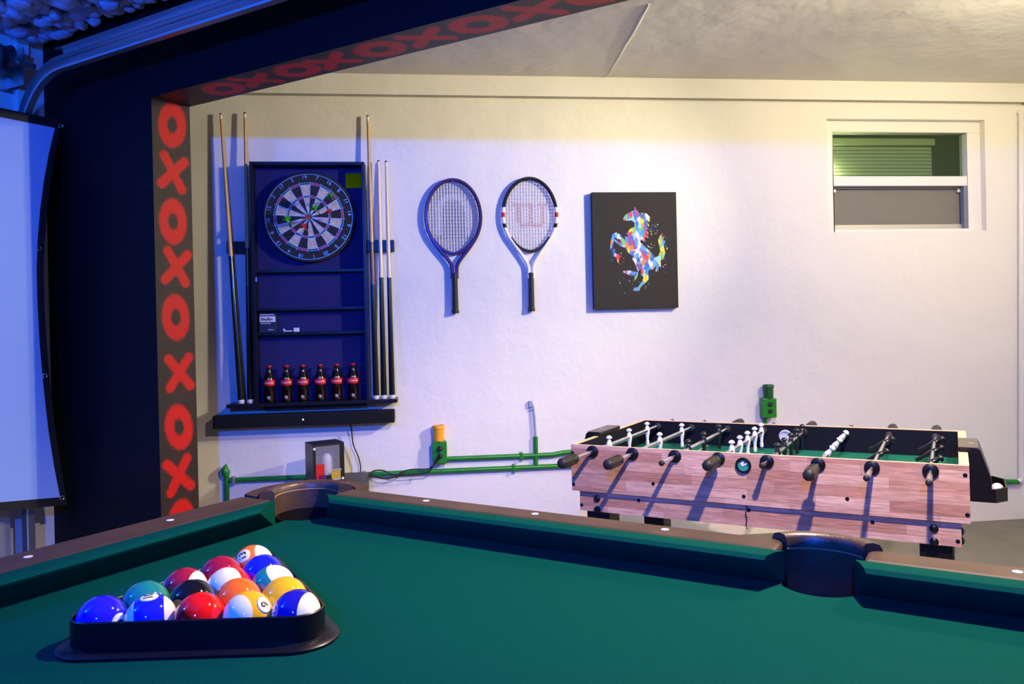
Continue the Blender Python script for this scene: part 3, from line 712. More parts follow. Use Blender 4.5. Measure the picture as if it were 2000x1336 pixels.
for z, lab in ((.041, 'black plug in the lower outlet of the green socket with yellow cup'), (.079, 'black plug in the upper outlet of the green socket with yellow cup')):
    t = thing('power_plug', lab, 'plug', (bz.x, bz.y, bz.z+z), 0, 'plugs in the green socket')
    MB().lathe([(.012, .0005), (.0125, .016), (.009, .024), (0.004, .028)], RX, 14).build('plug_body', M_CABLE, t, smooth=True)
    MB().tube([(0, -.026, 0), (0, -.036, -.004)], .004, 8).build('strain_relief', M_CABLE, t, smooth=True)
cable('plug_cable', [wp(857, 893, -.088), wp(852, 903, -.082), wp(845, 910, -.06), wp(835, 916, -.05), wp(805, 917, -.05), wp(785, 922, -.05), wp(770, 932, -.05), wp(745, 934, -.05), wp(722, 927, -.05), wp(702, 933, -.09)], 0.0034, 'black cable looping from the upper plug along the green pipe')
cable('plug_cable', [wp(859, 886, -.09), wp(848, 905, -.085), wp(838, 921, -.07), wp(820, 925, -.06), wp(790, 928, -.06), wp(765, 926, -.06), wp(748, 919, -.06), wp(730, 920, -.06), wp(715, 930, -.08), wp(703, 936, -.12)], 0.0034, 'black cable looping lowest from the socket to the dark speaker box')

# dark speaker box behind the pool table corner, display box on it
sw = thing('subwoofer', 'dark subwoofer box on the floor behind the pool table corner', 'speaker', (-0.475, -0.235, 0))
zt2 = wp(690, 943, -.36).z
MB().box(-.145, .143, -.135, .135, .03, zt2).build('cabinet', mat('dark_brown_vinyl', (.022, .016, .015), .45), sw, bevel=.006)
MB().box(-.135, .133, -.140, -.135, .045, zt2-.02).build('grille', mat('black_cloth', (.010, .010, .011), .9), sw)
for x in (-.11, .11):
    for y in (-.10, .10): MB().lathe([(.018, 0), (.02, .030)], Matrix.Translation((x, y, 0)), 12).build('foot', M_CABLE, sw)
# display box
tb = thing('display_box', 'black framed collector box with clear window standing on the subwoofer', 'box', (-0.525, -0.245, zt2), math.radians(25))
bw, bd_, bh = .150, .120, .178
M_CARD = mat('black_card', (.010, .010, .014), .35)
MB().box(-bw/2, bw/2, bd_/2-.002, bd_/2, 0, bh).build('back_card', mat('blue_violet_card', (.09, .10, .24), .5, var=(18, (.20, .14, .28))), tb)
MB().box(-bw/2, -bw/2+.002, -bd_/2, bd_/2, 0, bh).build('side_card', M_CARD, tb)
MB().box(bw/2-.002, bw/2, -bd_/2, bd_/2, 0, bh).build('side_card', M_CARD, tb)
MB().box(-bw/2, bw/2, -bd_/2, bd_/2, bh-.002, bh).build('top_card', M_CARD, tb)
MB().box(-bw/2, bw/2, -bd_/2, bd_/2, 0, .002).build('bottom_card', M_CARD, tb)
ff = MB().box(-bw/2, -bw/2+.014, -bd_/2-.002, -bd_/2, 0, bh).box(bw/2-.022, bw/2, -bd_/2-.002, -bd_/2, 0, bh).box(-bw/2+.014, bw/2-.022, -bd_/2-.002, -bd_/2, bh-.010, bh).box(-bw/2+.014, bw/2-.022, -bd_/2-.002, -bd_/2, 0, .030)
ff.build('front_frame', M_CARD, tb)
MB().box(-bw/2+.014, bw/2-.022, -bd_/2-.0015, -bd_/2-.001, .030, bh-.010).build('window_film', glass_mat('clear_film', (.9, .9, .95), .10), tb)
for x0, x1, z0, z1, cc in ((-.060, -.022, .0, .085, (.55, .01, .012)), (-.050, -.016, .0, .034, (.02, .03, .40)), (.012, .055, .008, .052, (.45, .30, .04)), (.010, .058, .046, .054, (.6, .6, .65)), (.02, .056, .004, .012, (.6, .58, .5))):
    MB().box(x0, x1, -bd_/2-.0032+.0003*(x0 > 0), -bd_/2-.002, z0, z1).build('print_panel', mat('print_%d_%d' % (cc[0]*100, cc[2]*100), cc, .4), tb)
MB().lathe([(.024, 0), (.027, .004), (.027, .085), (.024, .105), (.014, .118), (.0, .122)], Matrix.Translation((.012, 0, .003)), 20).build('figure_blank', mat('plain_figure', (.62, .58, .60), .45), tb, smooth=True)
MB().box(-.006, .034, bd_/2-.004, bd_/2-.002, .128, .158).build('red_panel', mat('red_patch', (.6, .01, .01), .4), tb)
for x, z in ((-bw/2+.008, bh-.02), (bw/2-.009, .008)):
    MB().lathe([(.006, 0), (.006, .001), (0, .001)], Matrix.Translation((x, -bd_/2-.002, z)) @ RX, 12).build('round_sticker', M_PRINT, tb)

# ------------------------------------------------------------------ foosball table
FPHI = -0.61922
FL, FW, FZ, FH = 1.2598, 0.745, 0.729, 0.167
ft = thing('foosball_table', 'wood grain foosball table with black handles standing by the white wall', 'game table', (0.49189, -1.24712, 0), FPHI)
ft.rotation_euler = (0, math.radians(-0.42), FPHI); ft.location.z = -0.004
def block_wood():
    M = bpy.data.materials.new('butcher_block_laminate'); M.use_nodes = True; nt = M.node_tree; b = nt.nodes['Principled BSDF']
    tc = nt.nodes.new('ShaderNodeTexCoord'); mp = nt.nodes.new('ShaderNodeMapping'); mp.inputs['Rotation'].default_value = (-PI/2, 0, 0)
    nt.links.new(tc.outputs['Object'], mp.inputs[0])
    br = nt.nodes.new('ShaderNodeTexBrick'); br.inputs['Scale'].default_value = 1.0; br.inputs['Brick Width'].default_value = 0.21; br.inputs['Row Height'].default_value = 0.034
    br.inputs['Mortar Size'].default_value = 0.0004; br.offset = 0.37; br.squash = 1.3; br.squash_frequency = 3
    br.inputs['Color1'].default_value = (0.52, 0.26, 0.17, 1); br.inputs['Color2'].default_value = (0.82, 0.54, 0.40, 1); br.inputs['Mortar'].default_value = (0.38, 0.18, 0.12, 1); br.inputs['Bias'].default_value = -0.1
    nt.links.new(mp.outputs[0], br.inputs['Vector'])
    m2 = nt.nodes.new('ShaderNodeMapping'); m2.inputs['Scale'].default_value = (5, 60, 120); nt.links.new(tc.outputs['Object'], m2.inputs[0])
    nz = nt.nodes.new('ShaderNodeTexNoise'); nz.inputs['Scale'].default_value = 1.6; nz.inputs['Detail'].default_value = 8; nz.inputs['Distortion'].default_value = 1.8; nt.links.new(m2.outputs[0], nz.inputs['Vector'])
    rp = nt.nodes.new('ShaderNodeMapRange'); rp.inputs['From Min'].default_value = .38; rp.inputs['From Max'].default_value = .66; rp.inputs['To Min'].default_value = 0.62; rp.inputs['To Max'].default_value = 1.08; nt.links.new(nz.outputs['Fac'], rp.inputs['Value'])
    mx = nt.nodes.new('ShaderNodeMix'); mx.data_type = 'RGBA'; mx.blend_type = 'MULTIPLY'; mx.inputs['Factor'].default_value = 1
    nt.links.new(br.outputs['Color'], mx.inputs['A']); nt.links.new(rp.outputs['Result'], mx.inputs['B']); nt.links.new(mx.outputs['Result'], b.inputs['Base Color'])
    b.inputs['Roughness'].default_value = 0.45
    return M
M_BLOCK = block_wood()
M_RAW = mat('cream_board_edge', (0.72, 0.58, 0.36), 0.6)
M_INN = mat('navy_inner_wall', (0.004, 0.004, 0.010), 0.6, spec=0.2)
M_FIELD = mat('green_playfield', (0.010, 0.17, 0.12), 0.4)
M_BP = mat('black_plastic', (0.005, 0.005, 0.006), 0.35, spec=0.35)
M_RUB = mat('black_rubber', (0.016, 0.014, 0.012), 0.5)
T_ = 0.018
Z0 = FZ-FH
MB().box(0, FL, 0, T_, Z0, FZ-.001).build('front_panel', M_BLOCK, ft)
MB().box(0, FL, FW-T_, FW, Z0, FZ-.001).build('back_panel', M_BLOCK, ft)
MB().box(0, T_, T_, FW-T_, Z0, FZ-.001).build('end_panel', M_BLOCK, ft)
MB().box(FL-T_, FL, T_, FW-T_, Z0, FZ-.001).build('end_panel', M_BLOCK, ft)
for x0, x1, y0, y1 in ((0, FL, 0, T_*.45), (0, FL, FW-T_*.7, FW), (0, T_*.9, T_*.45, FW-T_*.7), (FL-.026, FL, T_*.45, FW-T_*.7)):
    MB().box(x0, x1, y0, y1, FZ-.001, FZ+.0005).build('top_edge', M_RAW, ft)
for x0, x1, y0, y1 in ((T_, FL-T_, T_, T_+.003), (T_, FL-T_, FW-T_-.003, FW-T_), (T_, T_+.003, T_+.003, FW-T_-.003), (FL-T_-.008, FL-T_, T_+.003, FW-T_-.003)):
    MB().box(x0, x1, y0, y1, FZ-.10, FZ-.0015).build('inner_lining', M_INN, ft)
MB().box(T_+.003, FL-T_-.003, T_+.003, FW-T_-.003, FZ-.105, FZ-.097).build('playfield', M_FIELD, ft)
fl = MB()
for x in (.30, .63, .96): fl.box(x-.002, x+.002, T_+.003, FW-T_-.003, FZ-.0969, FZ-.0966)
fl.build('field_lines', mat('field_white', (.7, .75, .7), .5), ft)
# lower apron and legs
A0, A1 = Z0-.073, Z0
MB().box(.024, FL-.024, .014, .030, A0, A1).build('apron', M_BLOCK, ft)
MB().box(.024, FL-.024, FW-.030, FW-.014, A0, A1).build('apron', M_BLOCK, ft)
MB().box(.024, .040, .030, FW-.030, A0, A1).build('apron', M_BLOCK, ft)
MB().box(FL-.040, FL-.024, .030, FW-.030, A0, A1).build('apron', M_BLOCK, ft)
MB().box(.04, FL-.04, .03, FW-.03, A1-.012, A1).build('bottom_board', M_INN, ft)
for x0 in (.042, FL-.135):
    for y0 in (.031, FW-.13):
        MB().box(x0, x0+.088, y0, y0+.10, .02, A1-.013).build('leg', M_BP, ft, bevel=.004)
        MB().box(x0+.01, x0+.078, y0+.01, y0+.09, .005, .02).build('foot', M_RUB, ft)
# bolts and screw caps
capb = MB().lathe([(.0125, 0), (.012, .003), (.007, .007), (0, .008)], Matrix.Rotation(PI/2, 4, 'X'), 16).mesh('bolt_cap')
caps = MB().lathe([(.0062, 0), (.006, .001), (0, .0015)], Matrix.Rotation(PI/2, 4, 'X'), 12).mesh('screw_cap')
for x, z in ((.092, -.193), (.092, -.232), (1.165, -.193), (1.165, -.232)):
    o = link('bolt_cap', capb, M_BP, ft, smooth=True); o.location = (x, .014, FZ+z)
for x, z, y in ((.006, -.030, 0), (.007, -.145, 0), (.310, -.121, 0), (1.249, -.028, 0), (1.252, -.142, 0), (.932, -.122, 0), (.618, -.140, 0), (.25, -.186, .014), (1.0, -.190, .014), (.030, -.221, .014), (1.226, -.224, .014), (.63, -.186, .014)):
    o = link('screw_cap', caps, M_BP, ft); o.location = (x, y, FZ+z)
for z in (-.205, -.232):
    o = link('bolt_cap', capb, M_BP, ft, smooth=True); o.location = (FL-.024, .06, FZ+z); o.rotation_euler = (0, 0, PI/2)
# bead chain hanging from the panel
ch = MB()
for k in range(14): ch.sphere((.622+.0015*math.sin(k), .010, FZ-.170-k*.0058), .0026, 6, 5)
ch.build('bead_chain', mat('dark_beads', (.05, .045, .07), .3, .5), ft)
# ball entry cups
RXm = Matrix.Rotation(PI/2, 4, 'X')
for y, rot, mm in ((0, RXm, mat('green_cup', (.03, .30, .24), .25)), (FW-T_-.003, RXm, mat('pale_cup', (.55, .54, .60), .4))):
    zc = -.038 if y == 0 else -.044
    er = MB().lathe([(.0245, 0), (.026, .004), (.024, .008), (.019, .008), (.018, .0005)], Matrix.Translation((.620, y, FZ+zc)) @ rot, 28)
    er.f = [f for f in er.f if len(f) == 4]
    er.build('entry_ring', M_BP if y == 0 else mm, ft, smooth=True)
    MB().lathe([(.019, .0), (.019, .0022), (.012, .0012), (0, .0005)], Matrix.Translation((.620, y, FZ+zc)) @ rot, 24).build('entry_cup', mm, ft, smooth=True)
MB().prism([(-.010, .004), (-.004, .014), (.004, .016), (.001, .004), (.012, .010), (.015, .006), (.002, -.001), (-.004, -.004)], lambda p, k: Vector((.620+p[0], -.0023-.0006*k, FZ-.038+p[1]))).build('entry_emblem', mat('emblem_white', (.7, .72, .62), .4), ft)
# goal boxes with ball trays at both ends
def goal(xe, sg, vc):
    X = lambda a: xe+sg*a
    W = .105
    prof = [(-.026, .016), (.026, .016), (.034, .010), (.062, -.080), (.062, -.120), (.0005, -.120), (.0005, .001), (-.026, .001)]
    g_ = MB().prism([(a, b) for a, b in prof], lambda p, k: Vector((X(p[0]), vc-W+2*W*k, FZ+p[1])))
    g_.build('goal_box', M_BP, ft, bevel=.004)
    MB().box(min(X(-.026), X(.030)), max(X(-.026), X(.030)), vc-W+.004, vc+W-.004, FZ+.0155, FZ+.0165).build('goal_cap', mat('grey_plastic', (.10, .092, .080), .4), ft)
    MB().box(min(X(.003), X(.018)), max(X(.003), X(.018)), vc-.012, vc-.008, FZ+.0166, FZ+.0174).build('goal_scale', M_RAW, ft)
    # tray
    pts = [(0.0005, -W-.01), (.072, -W-.01), (.105, -W+.035), (.105, W-.035), (.072, W+.01), (0.0005, W+.01)]
    tr = MB().prism(pts, lambda p, k: Vector((X(p[0]), vc+p[1], FZ-.150+.006*k)))
    for (a0, b0), (a1, b1) in zip(pts, pts[1:]):
        v = Vector((a1-a0, b1-b0)); nrm = Vector((-v.y, v.x)).normalized()*.004
        tr.add([Vector((X(q[0]), vc+q[1], FZ+zz)) for zz in (-.144, -.108) for q in ((a0, b0), (a1, b1), (a1+nrm.x, b1+nrm.y), (a0+nrm.x, b0+nrm.y))],
               [(0, 1, 5, 4), (1, 2, 6, 5), (2, 3, 7, 6), (3, 0, 4, 7), (4, 5, 6, 7), (0, 3, 2, 1)])
    tr.build('ball_tray', M_BP, ft)
goal(FL, 1, FW*.46); goal(0, -1, FW*.42)
# rods with players
US = [.086, .237, .390, .538, .695, .850, 1.004, 1.161]
ZR = FZ-.022
men = {0: ((.154, .36, .568), 'w', 0), 1: ((.29, .565), 'w', 0), 2: ((.155, .352, .57), 'b', 0), 3: ((.18, .300, .42, .54, .66), 'w', 0),
       4: ((.17, .295, .42, .545, .67), 'b', 0), 5: ((.20, .39, .58), 'w', 38), 6: ((.24, .52), 'b', 62), 7: ((.15, .36, .57), 'b', 60)}
front_handle = {0, 1, 3, 5}
ext_f = {0: -.255, 1: -.225, 2: -.135, 3: -.135, 4: -.070, 5: -.185, 6: -.165, 7: -.175}
M_ROD = mat('chrome_rod', (.80, .78, .76), .16, 1.0)
M_MW = mat('white_player', (.72, .72, .70), .3); M_MB = mat('black_player', (.008, .008, .009), .22)
mprof = [(.0052, -.062), (.0075, -.060), (.0085, -.046), (.0062, -.038), (.0088, -.022), (.0120, -.008), (.0125, .004), (.0085, .016), (.0058, .021), (.0075, .024), (.0135, .0265), (.0135, .0285), (.009, .034), (.003, .0365), (0, .0367)]
mesh_man = MB().lathe(mprof, Matrix.Diagonal((.85, 1, 1, 1)), 14).mesh('player')
mman = {'w': mesh_man, 'b': mesh_man.copy()}
mman['w'].materials.append(M_MW); mman['b'].materials.append(M_MB)
bump_m = MB().lathe([(.0095, -.010), (.0135, -.009), (.0145, 0), (.0135, .009), (.0095, .010)], Matrix.Rotation(PI/2, 4, 'X'), 14).mesh('bumper_ring'); bump_m.materials.append(M_RUB)
collar_m = MB().lathe([(.0085, 0), (.0085, .010), (.013, .010), (.0215, .005), (.0225, 0)], Matrix.Rotation(PI/2, 4, 'X'), 24).mesh('bushing'); collar_m.materials.append(M_BP)
hv = MB()
hp_ = [(.0095, 0), (.017, .002), (.0185, .010), (.0155, .016), (.0165, .045), (.0175, .085), (.0165, .104), (.010, .110), (0, .111)]
hv.lathe(hp_, Matrix.Rotation(PI/2, 4, 'X'), 18)
for k in range(9):
    a = 2*PI*k/9; hv.box(-.0014, .0014, -.100, -.020, .0155, .0186, Matrix.Rotation(a, 4, 'Y'))
hmesh = hv.mesh('handle'); hmesh.materials.append(M_RUB)
ecap_m = MB().lathe([(.0088, 0), (.0092, .012), (.006, .015), (0, .0155)], Matrix.Rotation(PI/2, 4, 'X'), 14).mesh('end_cap'); ecap_m.materials.append(M_RUB)
for i, u in enumerate(US):
    rod = MB()
    y0 = ext_f[i]; y1 = FW+.15
    if i in front_handle: y0 += .10
    else: y1 = FW+.09
    rod.tube([(0, y0, 0), (0, y1, 0)], .0078, 12)
    r_ = rod.build('rod', M_ROD, ft, smooth=True); r_.location = (u, 0, ZR)
    vs, cc, tilt = men[i]
    for v in vs:
        o = link('player', mman[cc], None, r_, smooth=True); o.location = (0, v, 0); o.rotation_euler = (0, math.radians(tilt), 0)
    for v in (.045, FW-.045):
        o = link('bumper_ring', bump_m, None, r_, smooth=True); o.location = (0, v, 0)
    o = link('bushing', collar_m, None, r_, smooth=True); o.location = (0, -.0005, 0)
    o = link('bushing', collar_m, None, r_, smooth=True); o.location = (0, FW+.0005, 0); o.rotation_euler = (0, 0, PI)
    if i in front_handle:
        o = link('handle', hmesh, None, r_, smooth=True); o.location = (0, y0+.006, 0)
        o = link('end_cap', ecap_m, None, r_, smooth=True); o.location = (0, y1-.006, 0); o.rotation_euler = (0, 0, PI)
    else:
        o = link('handle', hmesh, None, r_, smooth=True); o.location = (0, y1-.006, 0); o.rotation_euler = (0, 0, PI)
        o = link('end_cap', ecap_m, None, r_, smooth=True); o.location = (0, y0+.006, 0)
# small football in the right tray
bpy.context.view_layer.update()
fb = MB().sphere((0, 0, 0), .0175, 20, 14)
fbm = bpy.data.materials.new('football_panels'); fbm.use_nodes = True; nt = fbm.node_tree; b = nt.nodes['Principled BSDF']
tc = nt.nodes.new('ShaderNodeTexCoord'); vo = nt.nodes.new('ShaderNodeTexVoronoi'); vo.inputs['Scale'].default_value = 42; cr_ = nt.nodes.new('ShaderNodeValToRGB'); cr_.color_ramp.interpolation = 'CONSTANT'
cr_.color_ramp.elements[0].color = (.02, .02, .02, 1); cr_.color_ramp.elements[1].position = .34; cr_.color_ramp.elements[1].color = (.75, .73, .72, 1)
nt.links.new(tc.outputs['Object'], vo.inputs['Vector']); nt.links.new(vo.outputs['Distance'], cr_.inputs[0]); nt.links.new(cr_.outputs[0], b.inputs['Base Color']); b.inputs['Roughness'].default_value = .35
o = fb.build('table_football', fbm, None, smooth=True)
o.location = ft.matrix_world @ Vector((FL+.080, FW*.46-.005, FZ-.144+.018))
tag(o, 'small black and white football lying in the tray at the table end', 'ball')

# ------------------------------------------------------------------ pool table
PZ, PC = 0.848, 0.803           # rail top, cloth
PD0, PD1, PN1, PN0 = 1.310, 3.160, -2.154, -3.079   # cushion noses in the table frame
PM = Vector((0, 0, 0))
pt = thing('pool_table', 'green cloth pool table with dark wooden rails in the foreground', 'pool table', (0, 0, 0), PHI)
M_CLOTH = mat('green_cloth', (0.0, 0.040, 0.029), 0.9, var=(900, (0.0, 0.053, 0.040)), bump=[(1200, .3, .001)], spec=0.03)
M_RAIL = mat('walnut_rail', (0.046, 0.028, 0.019), 0.5, var=(9, (0.068, 0.042, 0.027)), spec=0.15)
M_LEATH = mat('brown_pocket_leather', (0.058, 0.035, 0.024), 0.40, bump=[(60, .3, .004)])
M_PIT = mat('pocket_inside', (0.005, 0.004, 0.005), 0.7, spec=0.1)
dm = (PD0+PD1)/2
CP = .061; SP = .058
corners = [(PD0-.046, PN1+.046), (PD1+.046, PN1+.046), (PD1+.046, PN0-.046), (PD0-.046, PN0-.046)]
sides = [(dm, PN1+.062), (dm, PN0-.062)]
holes = [(c, CP) for c in corners]+[(c, SP) for c in sides]
E_ = .040   # cloth runs this far under the cushions
x0, x1, y1, y0 = PD0-E_, PD1+E_, PN1+E_, PN0-E_
def arc(c, r, a0, a1, n=16): return [(c[0]+r*math.cos(a0+(a1-a0)*k/n), c[1]+r*math.sin(a0+(a1-a0)*k/n)) for k in range(n+1)]
def edge_cut(c, r, sign_y, yline):
    h = abs(c[1]-yline); a = math.asin(min(1, h/r))
    return a
# outline (counter-clockwise) with bites for the pockets
out = []
def corner_bite(c, r, ca, cb):
    pass
def circ_pts(c, r, start, end, n=18):
    a0 = math.atan2(start[1]-c[1], start[0]-c[0]); a1 = math.atan2(end[1]-c[1], end[0]-c[0])
    return a0, a1
def isect_h(c, r, y, sg): return (c[0]+sg*math.sqrt(max(0, r*r-(y-c[1])**2)), y)
def isect_v(c, r, x, sg): return (x, c[1]+sg*math.sqrt(max(0, r*r-(x-c[0])**2)))
def bite(c, r, p, q):
    """arc from p to q along the side of the circle that lies inside the table"""
    a0 = math.atan2(p[1]-c[1], p[0]-c[0]); a1 = math.atan2(q[1]-c[1], q[0]-c[0])
    mid = math.atan2((y0+y1)/2-c[1], dm-c[0])
    while a0 > mid+PI: a0 -= 2*PI
    while a0 < mid-PI: a0 += 2*PI
    while a1 > mid+PI: a1 -= 2*PI
    while a1 < mid-PI: a1 += 2*PI
    return [(c[0]+r*math.cos(a0+(a1-a0)*k/18), c[1]+r*math.sin(a0+(a1-a0)*k/18)) for k in range(19)]
c0, c1, c2, c3 = corners
out += bite(c3, CP, isect_v(c3, CP, x0, 1), isect_h(c3, CP, y0, 1))
out += bite(sides[1], SP, isect_h(sides[1], SP, y0, -1), isect_h(sides[1], SP, y0, 1))
out += bite(c2, CP, isect_h(c2, CP, y0, -1), isect_v(c2, CP, x1, 1))
out += bite(c1, CP, isect_v(c1, CP, x1, -1), isect_h(c1, CP, y1, -1))
out += bite(sides[0], SP, isect_h(sides[0], SP, y1, 1), isect_h(sides[0], SP, y1, -1))
out += bite(c0, CP, isect_h(c0, CP, y1, 1), isect_v(c0, CP, x0, -1))
MB().prism(out, lambda p, k: Vector((p[0], p[1], PC-.02*k))).build('cloth_bed', M_CLOTH, pt)

# cushions: cross section from the wooden rail to the nose, mitred at the pockets
def cushion(axis, base, inward, a0, a1, cut0, cut1):
    """axis 0: runs along d at n=base; axis 1: runs along n at d=base. inward +1/-1 towards the table centre from base (nose line)"""
    sec = [(-.041, PZ-.0008), (-.022, PZ+.0012), (-.006, PZ), (0.0, PZ-.005), (-.002, PZ-.010), (-.034, PC+.001), (-.041, PC+.001)]   # (offset inward from nose, z)
    vs = []
    for end in (0, 1):
        for off, z in sec:
            t = (-off)/.041
            a = (a0-cut0*t) if end == 0 else (a1+cut1*t)
            n_ = base+inward*off
            vs.append((a, n_, z) if axis == 0 else (n_, a, z))
    n = len(sec)
    fs = [tuple(range(n)), tuple(reversed(range(n, 2*n)))]+[(i, (i+1) % n, n+(i+1) % n, n+i) for i in range(n)]
    MB().add(vs, fs).build('cushion', M_CLOTH, pt, smooth=True, angle=35)
cg = .058; sg_ = .064
cushion(0, PN1, -1, PD0+cg, dm-sg_, .045, .018); cushion(0, PN1, -1, dm+sg_, PD1-cg, .018, .045)
cushion(0, PN0, 1, PD0+cg, dm-sg_, .045, .018); cushion(0, PN0, 1, dm+sg_, PD1-cg, .018, .045)
cushion(1, PD0, 1, PN0+.110, PN1-.110, .069, .069); cushion(1, PD1, -1, PN0+.110, PN1-.110, .069, .069)
# wooden rails
RW = .098; RS = .125
def rail(x0, x1, y0, y1):
    MB().box(x0, x1, y0, y1, PC-.03, PZ).build('rail', M_RAIL, pt, bevel=.006)
rail(PD0+.028, dm-.056, PN1+.041, PN1+RW); rail(dm+.056, PD1-.028, PN1+.041, PN1+RW)
rail(PD0+.028, dm-.056, PN0-RW, PN0-.041); rail(dm+.056, PD1-.028, PN0-RW, PN0-.041)
rail(PD0-RS, PD0-.041, PN0+.03, PN1-.045); rail(PD1+.041, PD1+RS, PN0+.03, PN1-.045)
# pocket castings and cups
def casting(c, r, a0, a1, big):
    ey = 1.0 if big else .72
    mb = MB(); n = 26
    ro = .030 if big else .028
    hh = .006 if big else .011
    sec = [(.002, -.085), (0.0, -.012), (.001, hh-.006), (.005, hh-.001), (ro*.55, hh), (ro-.004, hh-.003), (ro, hh-.009), (ro, -.085)]
    vs = []
    for k in range(n+1):
        a = a0+(a1-a0)*k/n
        for off, z in sec:
            vs.append((c[0]+(r+off)*math.cos(a), c[1]+(r*ey+off)*math.sin(a), PZ+z))
    m_ = len(sec)
    fs = [(k*m_+i, (k+1)*m_+i, (k+1)*m_+(i+1) % m_, k*m_+(i+1) % m_) for k in range(n) for i in range(m_)]
    fs += [tuple(range(m_)), tuple(reversed(range(n*m_, (n+1)*m_)))]
    pc_ = mb.add(vs, fs).build('pocket_casting', M_LEATH, pt, smooth=True, angle=50)
    lip = [(c[0]+(r+.001)*math.cos(a0+(a1-a0)*k/n), c[1]+(r*ey+.001)*math.sin(a0+(a1-a0)*k/n), PZ-.010) for k in range(n+1)]
    MB().tube(lip, .0016, 6).build('pocket_bead', mat('bead_tan', (.30, .19, .12), .4), pc_, smooth=True)
    cup = MB(); prof = [(r-.0005, -.003), (r-.002, -.09), (r*.85, -.125), (0, -.135)]
    cup.lathe([(a, PC+b) for a, b in prof], Matrix.Translation((c[0], c[1], 0)) , 28)
    cup.f = [f for f in cup.f if len(f) == 4]
    cup.build('pocket_cup', M_PIT, pt, smooth=True)
qs = [(135, 1), (45, 1), (-45, 1), (-135, 1)]
for (c, (deg, b_)) in zip(corners, qs):
    casting(c, CP, math.radians(deg-84), math.radians(deg+96), True)
casting(sides[0], SP, math.radians(30), math.radians(150), False)
casting(sides[1], SP, math.radians(210), math.radians(330), False)
# corner plates of the rails
for (c, (deg, b_)) in zip(corners, qs):
    sx = -1 if abs(deg) > 90 else 1; sy = 1 if deg > 0 else -1
    pl = arc(c, CP+.036, math.radians(deg-100), math.radians(deg+100), 20)
    cxx, cyy = c[0]+sx*.088, c[1]+sy*.062
    poly = [(c[0]+(CP+.034)*math.cos(t), c[1]+(CP+.034)*math.sin(t)) for t in [math.radians(deg-95+190*k/18) for k in range(19)]]
    ex = [(c[0]+(CP+.062)*math.cos(t), c[1]+(CP+.062)*math.sin(t)) for t in [math.radians(deg+78-156*k/18) for k in range(19)]]
    MB().prism(poly+ex, lambda p, k: Vector((p[0], p[1], PZ-.004-.05*k))).build('corner_plate', M_RAIL, pt)
# sights
sight = MB().lathe([(.0062, 0), (.0062, .0006), (0, .0008)], None, 14).mesh('sight'); sight.materials.append(mat('pearl_sight', (.75, .74, .70), .3))
def sights(lst):
    for x, y in lst:
        o = link('sight', sight, None, pt); o.location = (x, y, PZ)
step = (PD1-PD0)/8; stn = (PN1-PN0)/4
sights([(PD0+step*k, PN1+.072) for k in (1, 2, 3, 5, 6, 7)]+[(PD0+step*k, PN0-.072) for k in (1, 2, 3, 5, 6, 7)]+[(PD0-.085, PN0+stn*k) for k in (1, 2, 3)]+[(PD1+.085, PN0+stn*k) for k in (1, 2, 3)])
# body and legs
bx0, bx1, by0, by1 = PD0-.10, PD1+.10, PN0-.075, PN1+.075
M_BODY = mat('dark_table_body', (.06, .036, .024), .45)
for b_ in ((bx0, bx1, by0, by0+.02), (bx0, bx1, by1-.02, by1), (bx0, bx0+.02, by0+.02, by1-.02), (bx1-.02, bx1, by0+.02, by1-.02)):
    MB().box(*b_, .52, PC-.032).build('apron_panel', M_BODY, pt, bevel=.004)
MB().box(bx0+.02, bx1-.02, by0+.02, by1-.02, .52, .54).build('bottom_board', M_BODY, pt)
for lx in (bx0+.03, bx1-.17):
    for ly in (by0+.03, by1-.17):
        MB().add([(lx+dx*(.14 if z else .11)+(0 if z else .015), ly+dy*(.14 if z else .11)+(0 if z else .015), .52 if z else 0.02) for z in (0, 1) for dx, dy in ((0, 0), (1, 0), (1, 1), (0, 1))], [(0, 3, 2, 1), (4, 5, 6, 7), (0, 1, 5, 4), (1, 2, 6, 5), (2, 3, 7, 6), (3, 0, 4, 7)]).build('leg', M_BODY, pt, bevel=.005)
        MB().lathe([(.04, 0.0), (.045, .02)], Matrix.Translation((lx+.07, ly+.07, 0)), 16).build('foot', M_BP, pt)

# ------------------------------------------------------------------ balls and triangle
RB = 0.02857
b1 = on_plane(200, 1212, Vector((0, 0, PC+RB)), Vector((0, 0, 1))); b12 = on_plane(578, 1200, Vector((0, 0, PC+RB)), Vector((0, 0, 1)))
row = (b12-b1).normalized(); back = Vector((-row.y, row.x, 0)); mid = (b1+b12)/2
mid = mid+Vector((0, 0, 0)); SPC = RB*2*1.004
def ball_pos(r, k):   # r 0 = apex .. 4 = front row, k from the left
    q = mid+back*(4-r)*SPC*math.sqrt(3)/2+row*(k-r/2)*SPC; return Vector((q.x, q.y, PC+RB+.0003))
view = (CAM-Vector((mid.x, mid.y, PC+RB))).normalized(); vr = Vector((0, 0, 1)).cross(view).normalized(); vu = view.cross(vr)
def vdir(a, b, c): return (vr*a+vu*b+view*c).normalized()
BCOL = {1: (.80, .42, .01), 2: (.008, .012, .42), 3: (.80, .008, .008), 4: (.020, .012, .50), 5: (.82, .14, .012), 6: (.012, .22, .17), 7: (.30, .008, .030), 8: (.006, .006, .008),
        9: (.80, .42, .01), 10: (.010, .014, .52), 11: (.80, .008, .008), 12: (.015, .010, .30), 13: (.82, .16, .02), 14: (.012, .22, .18), 15: (.34, .010, .03)}
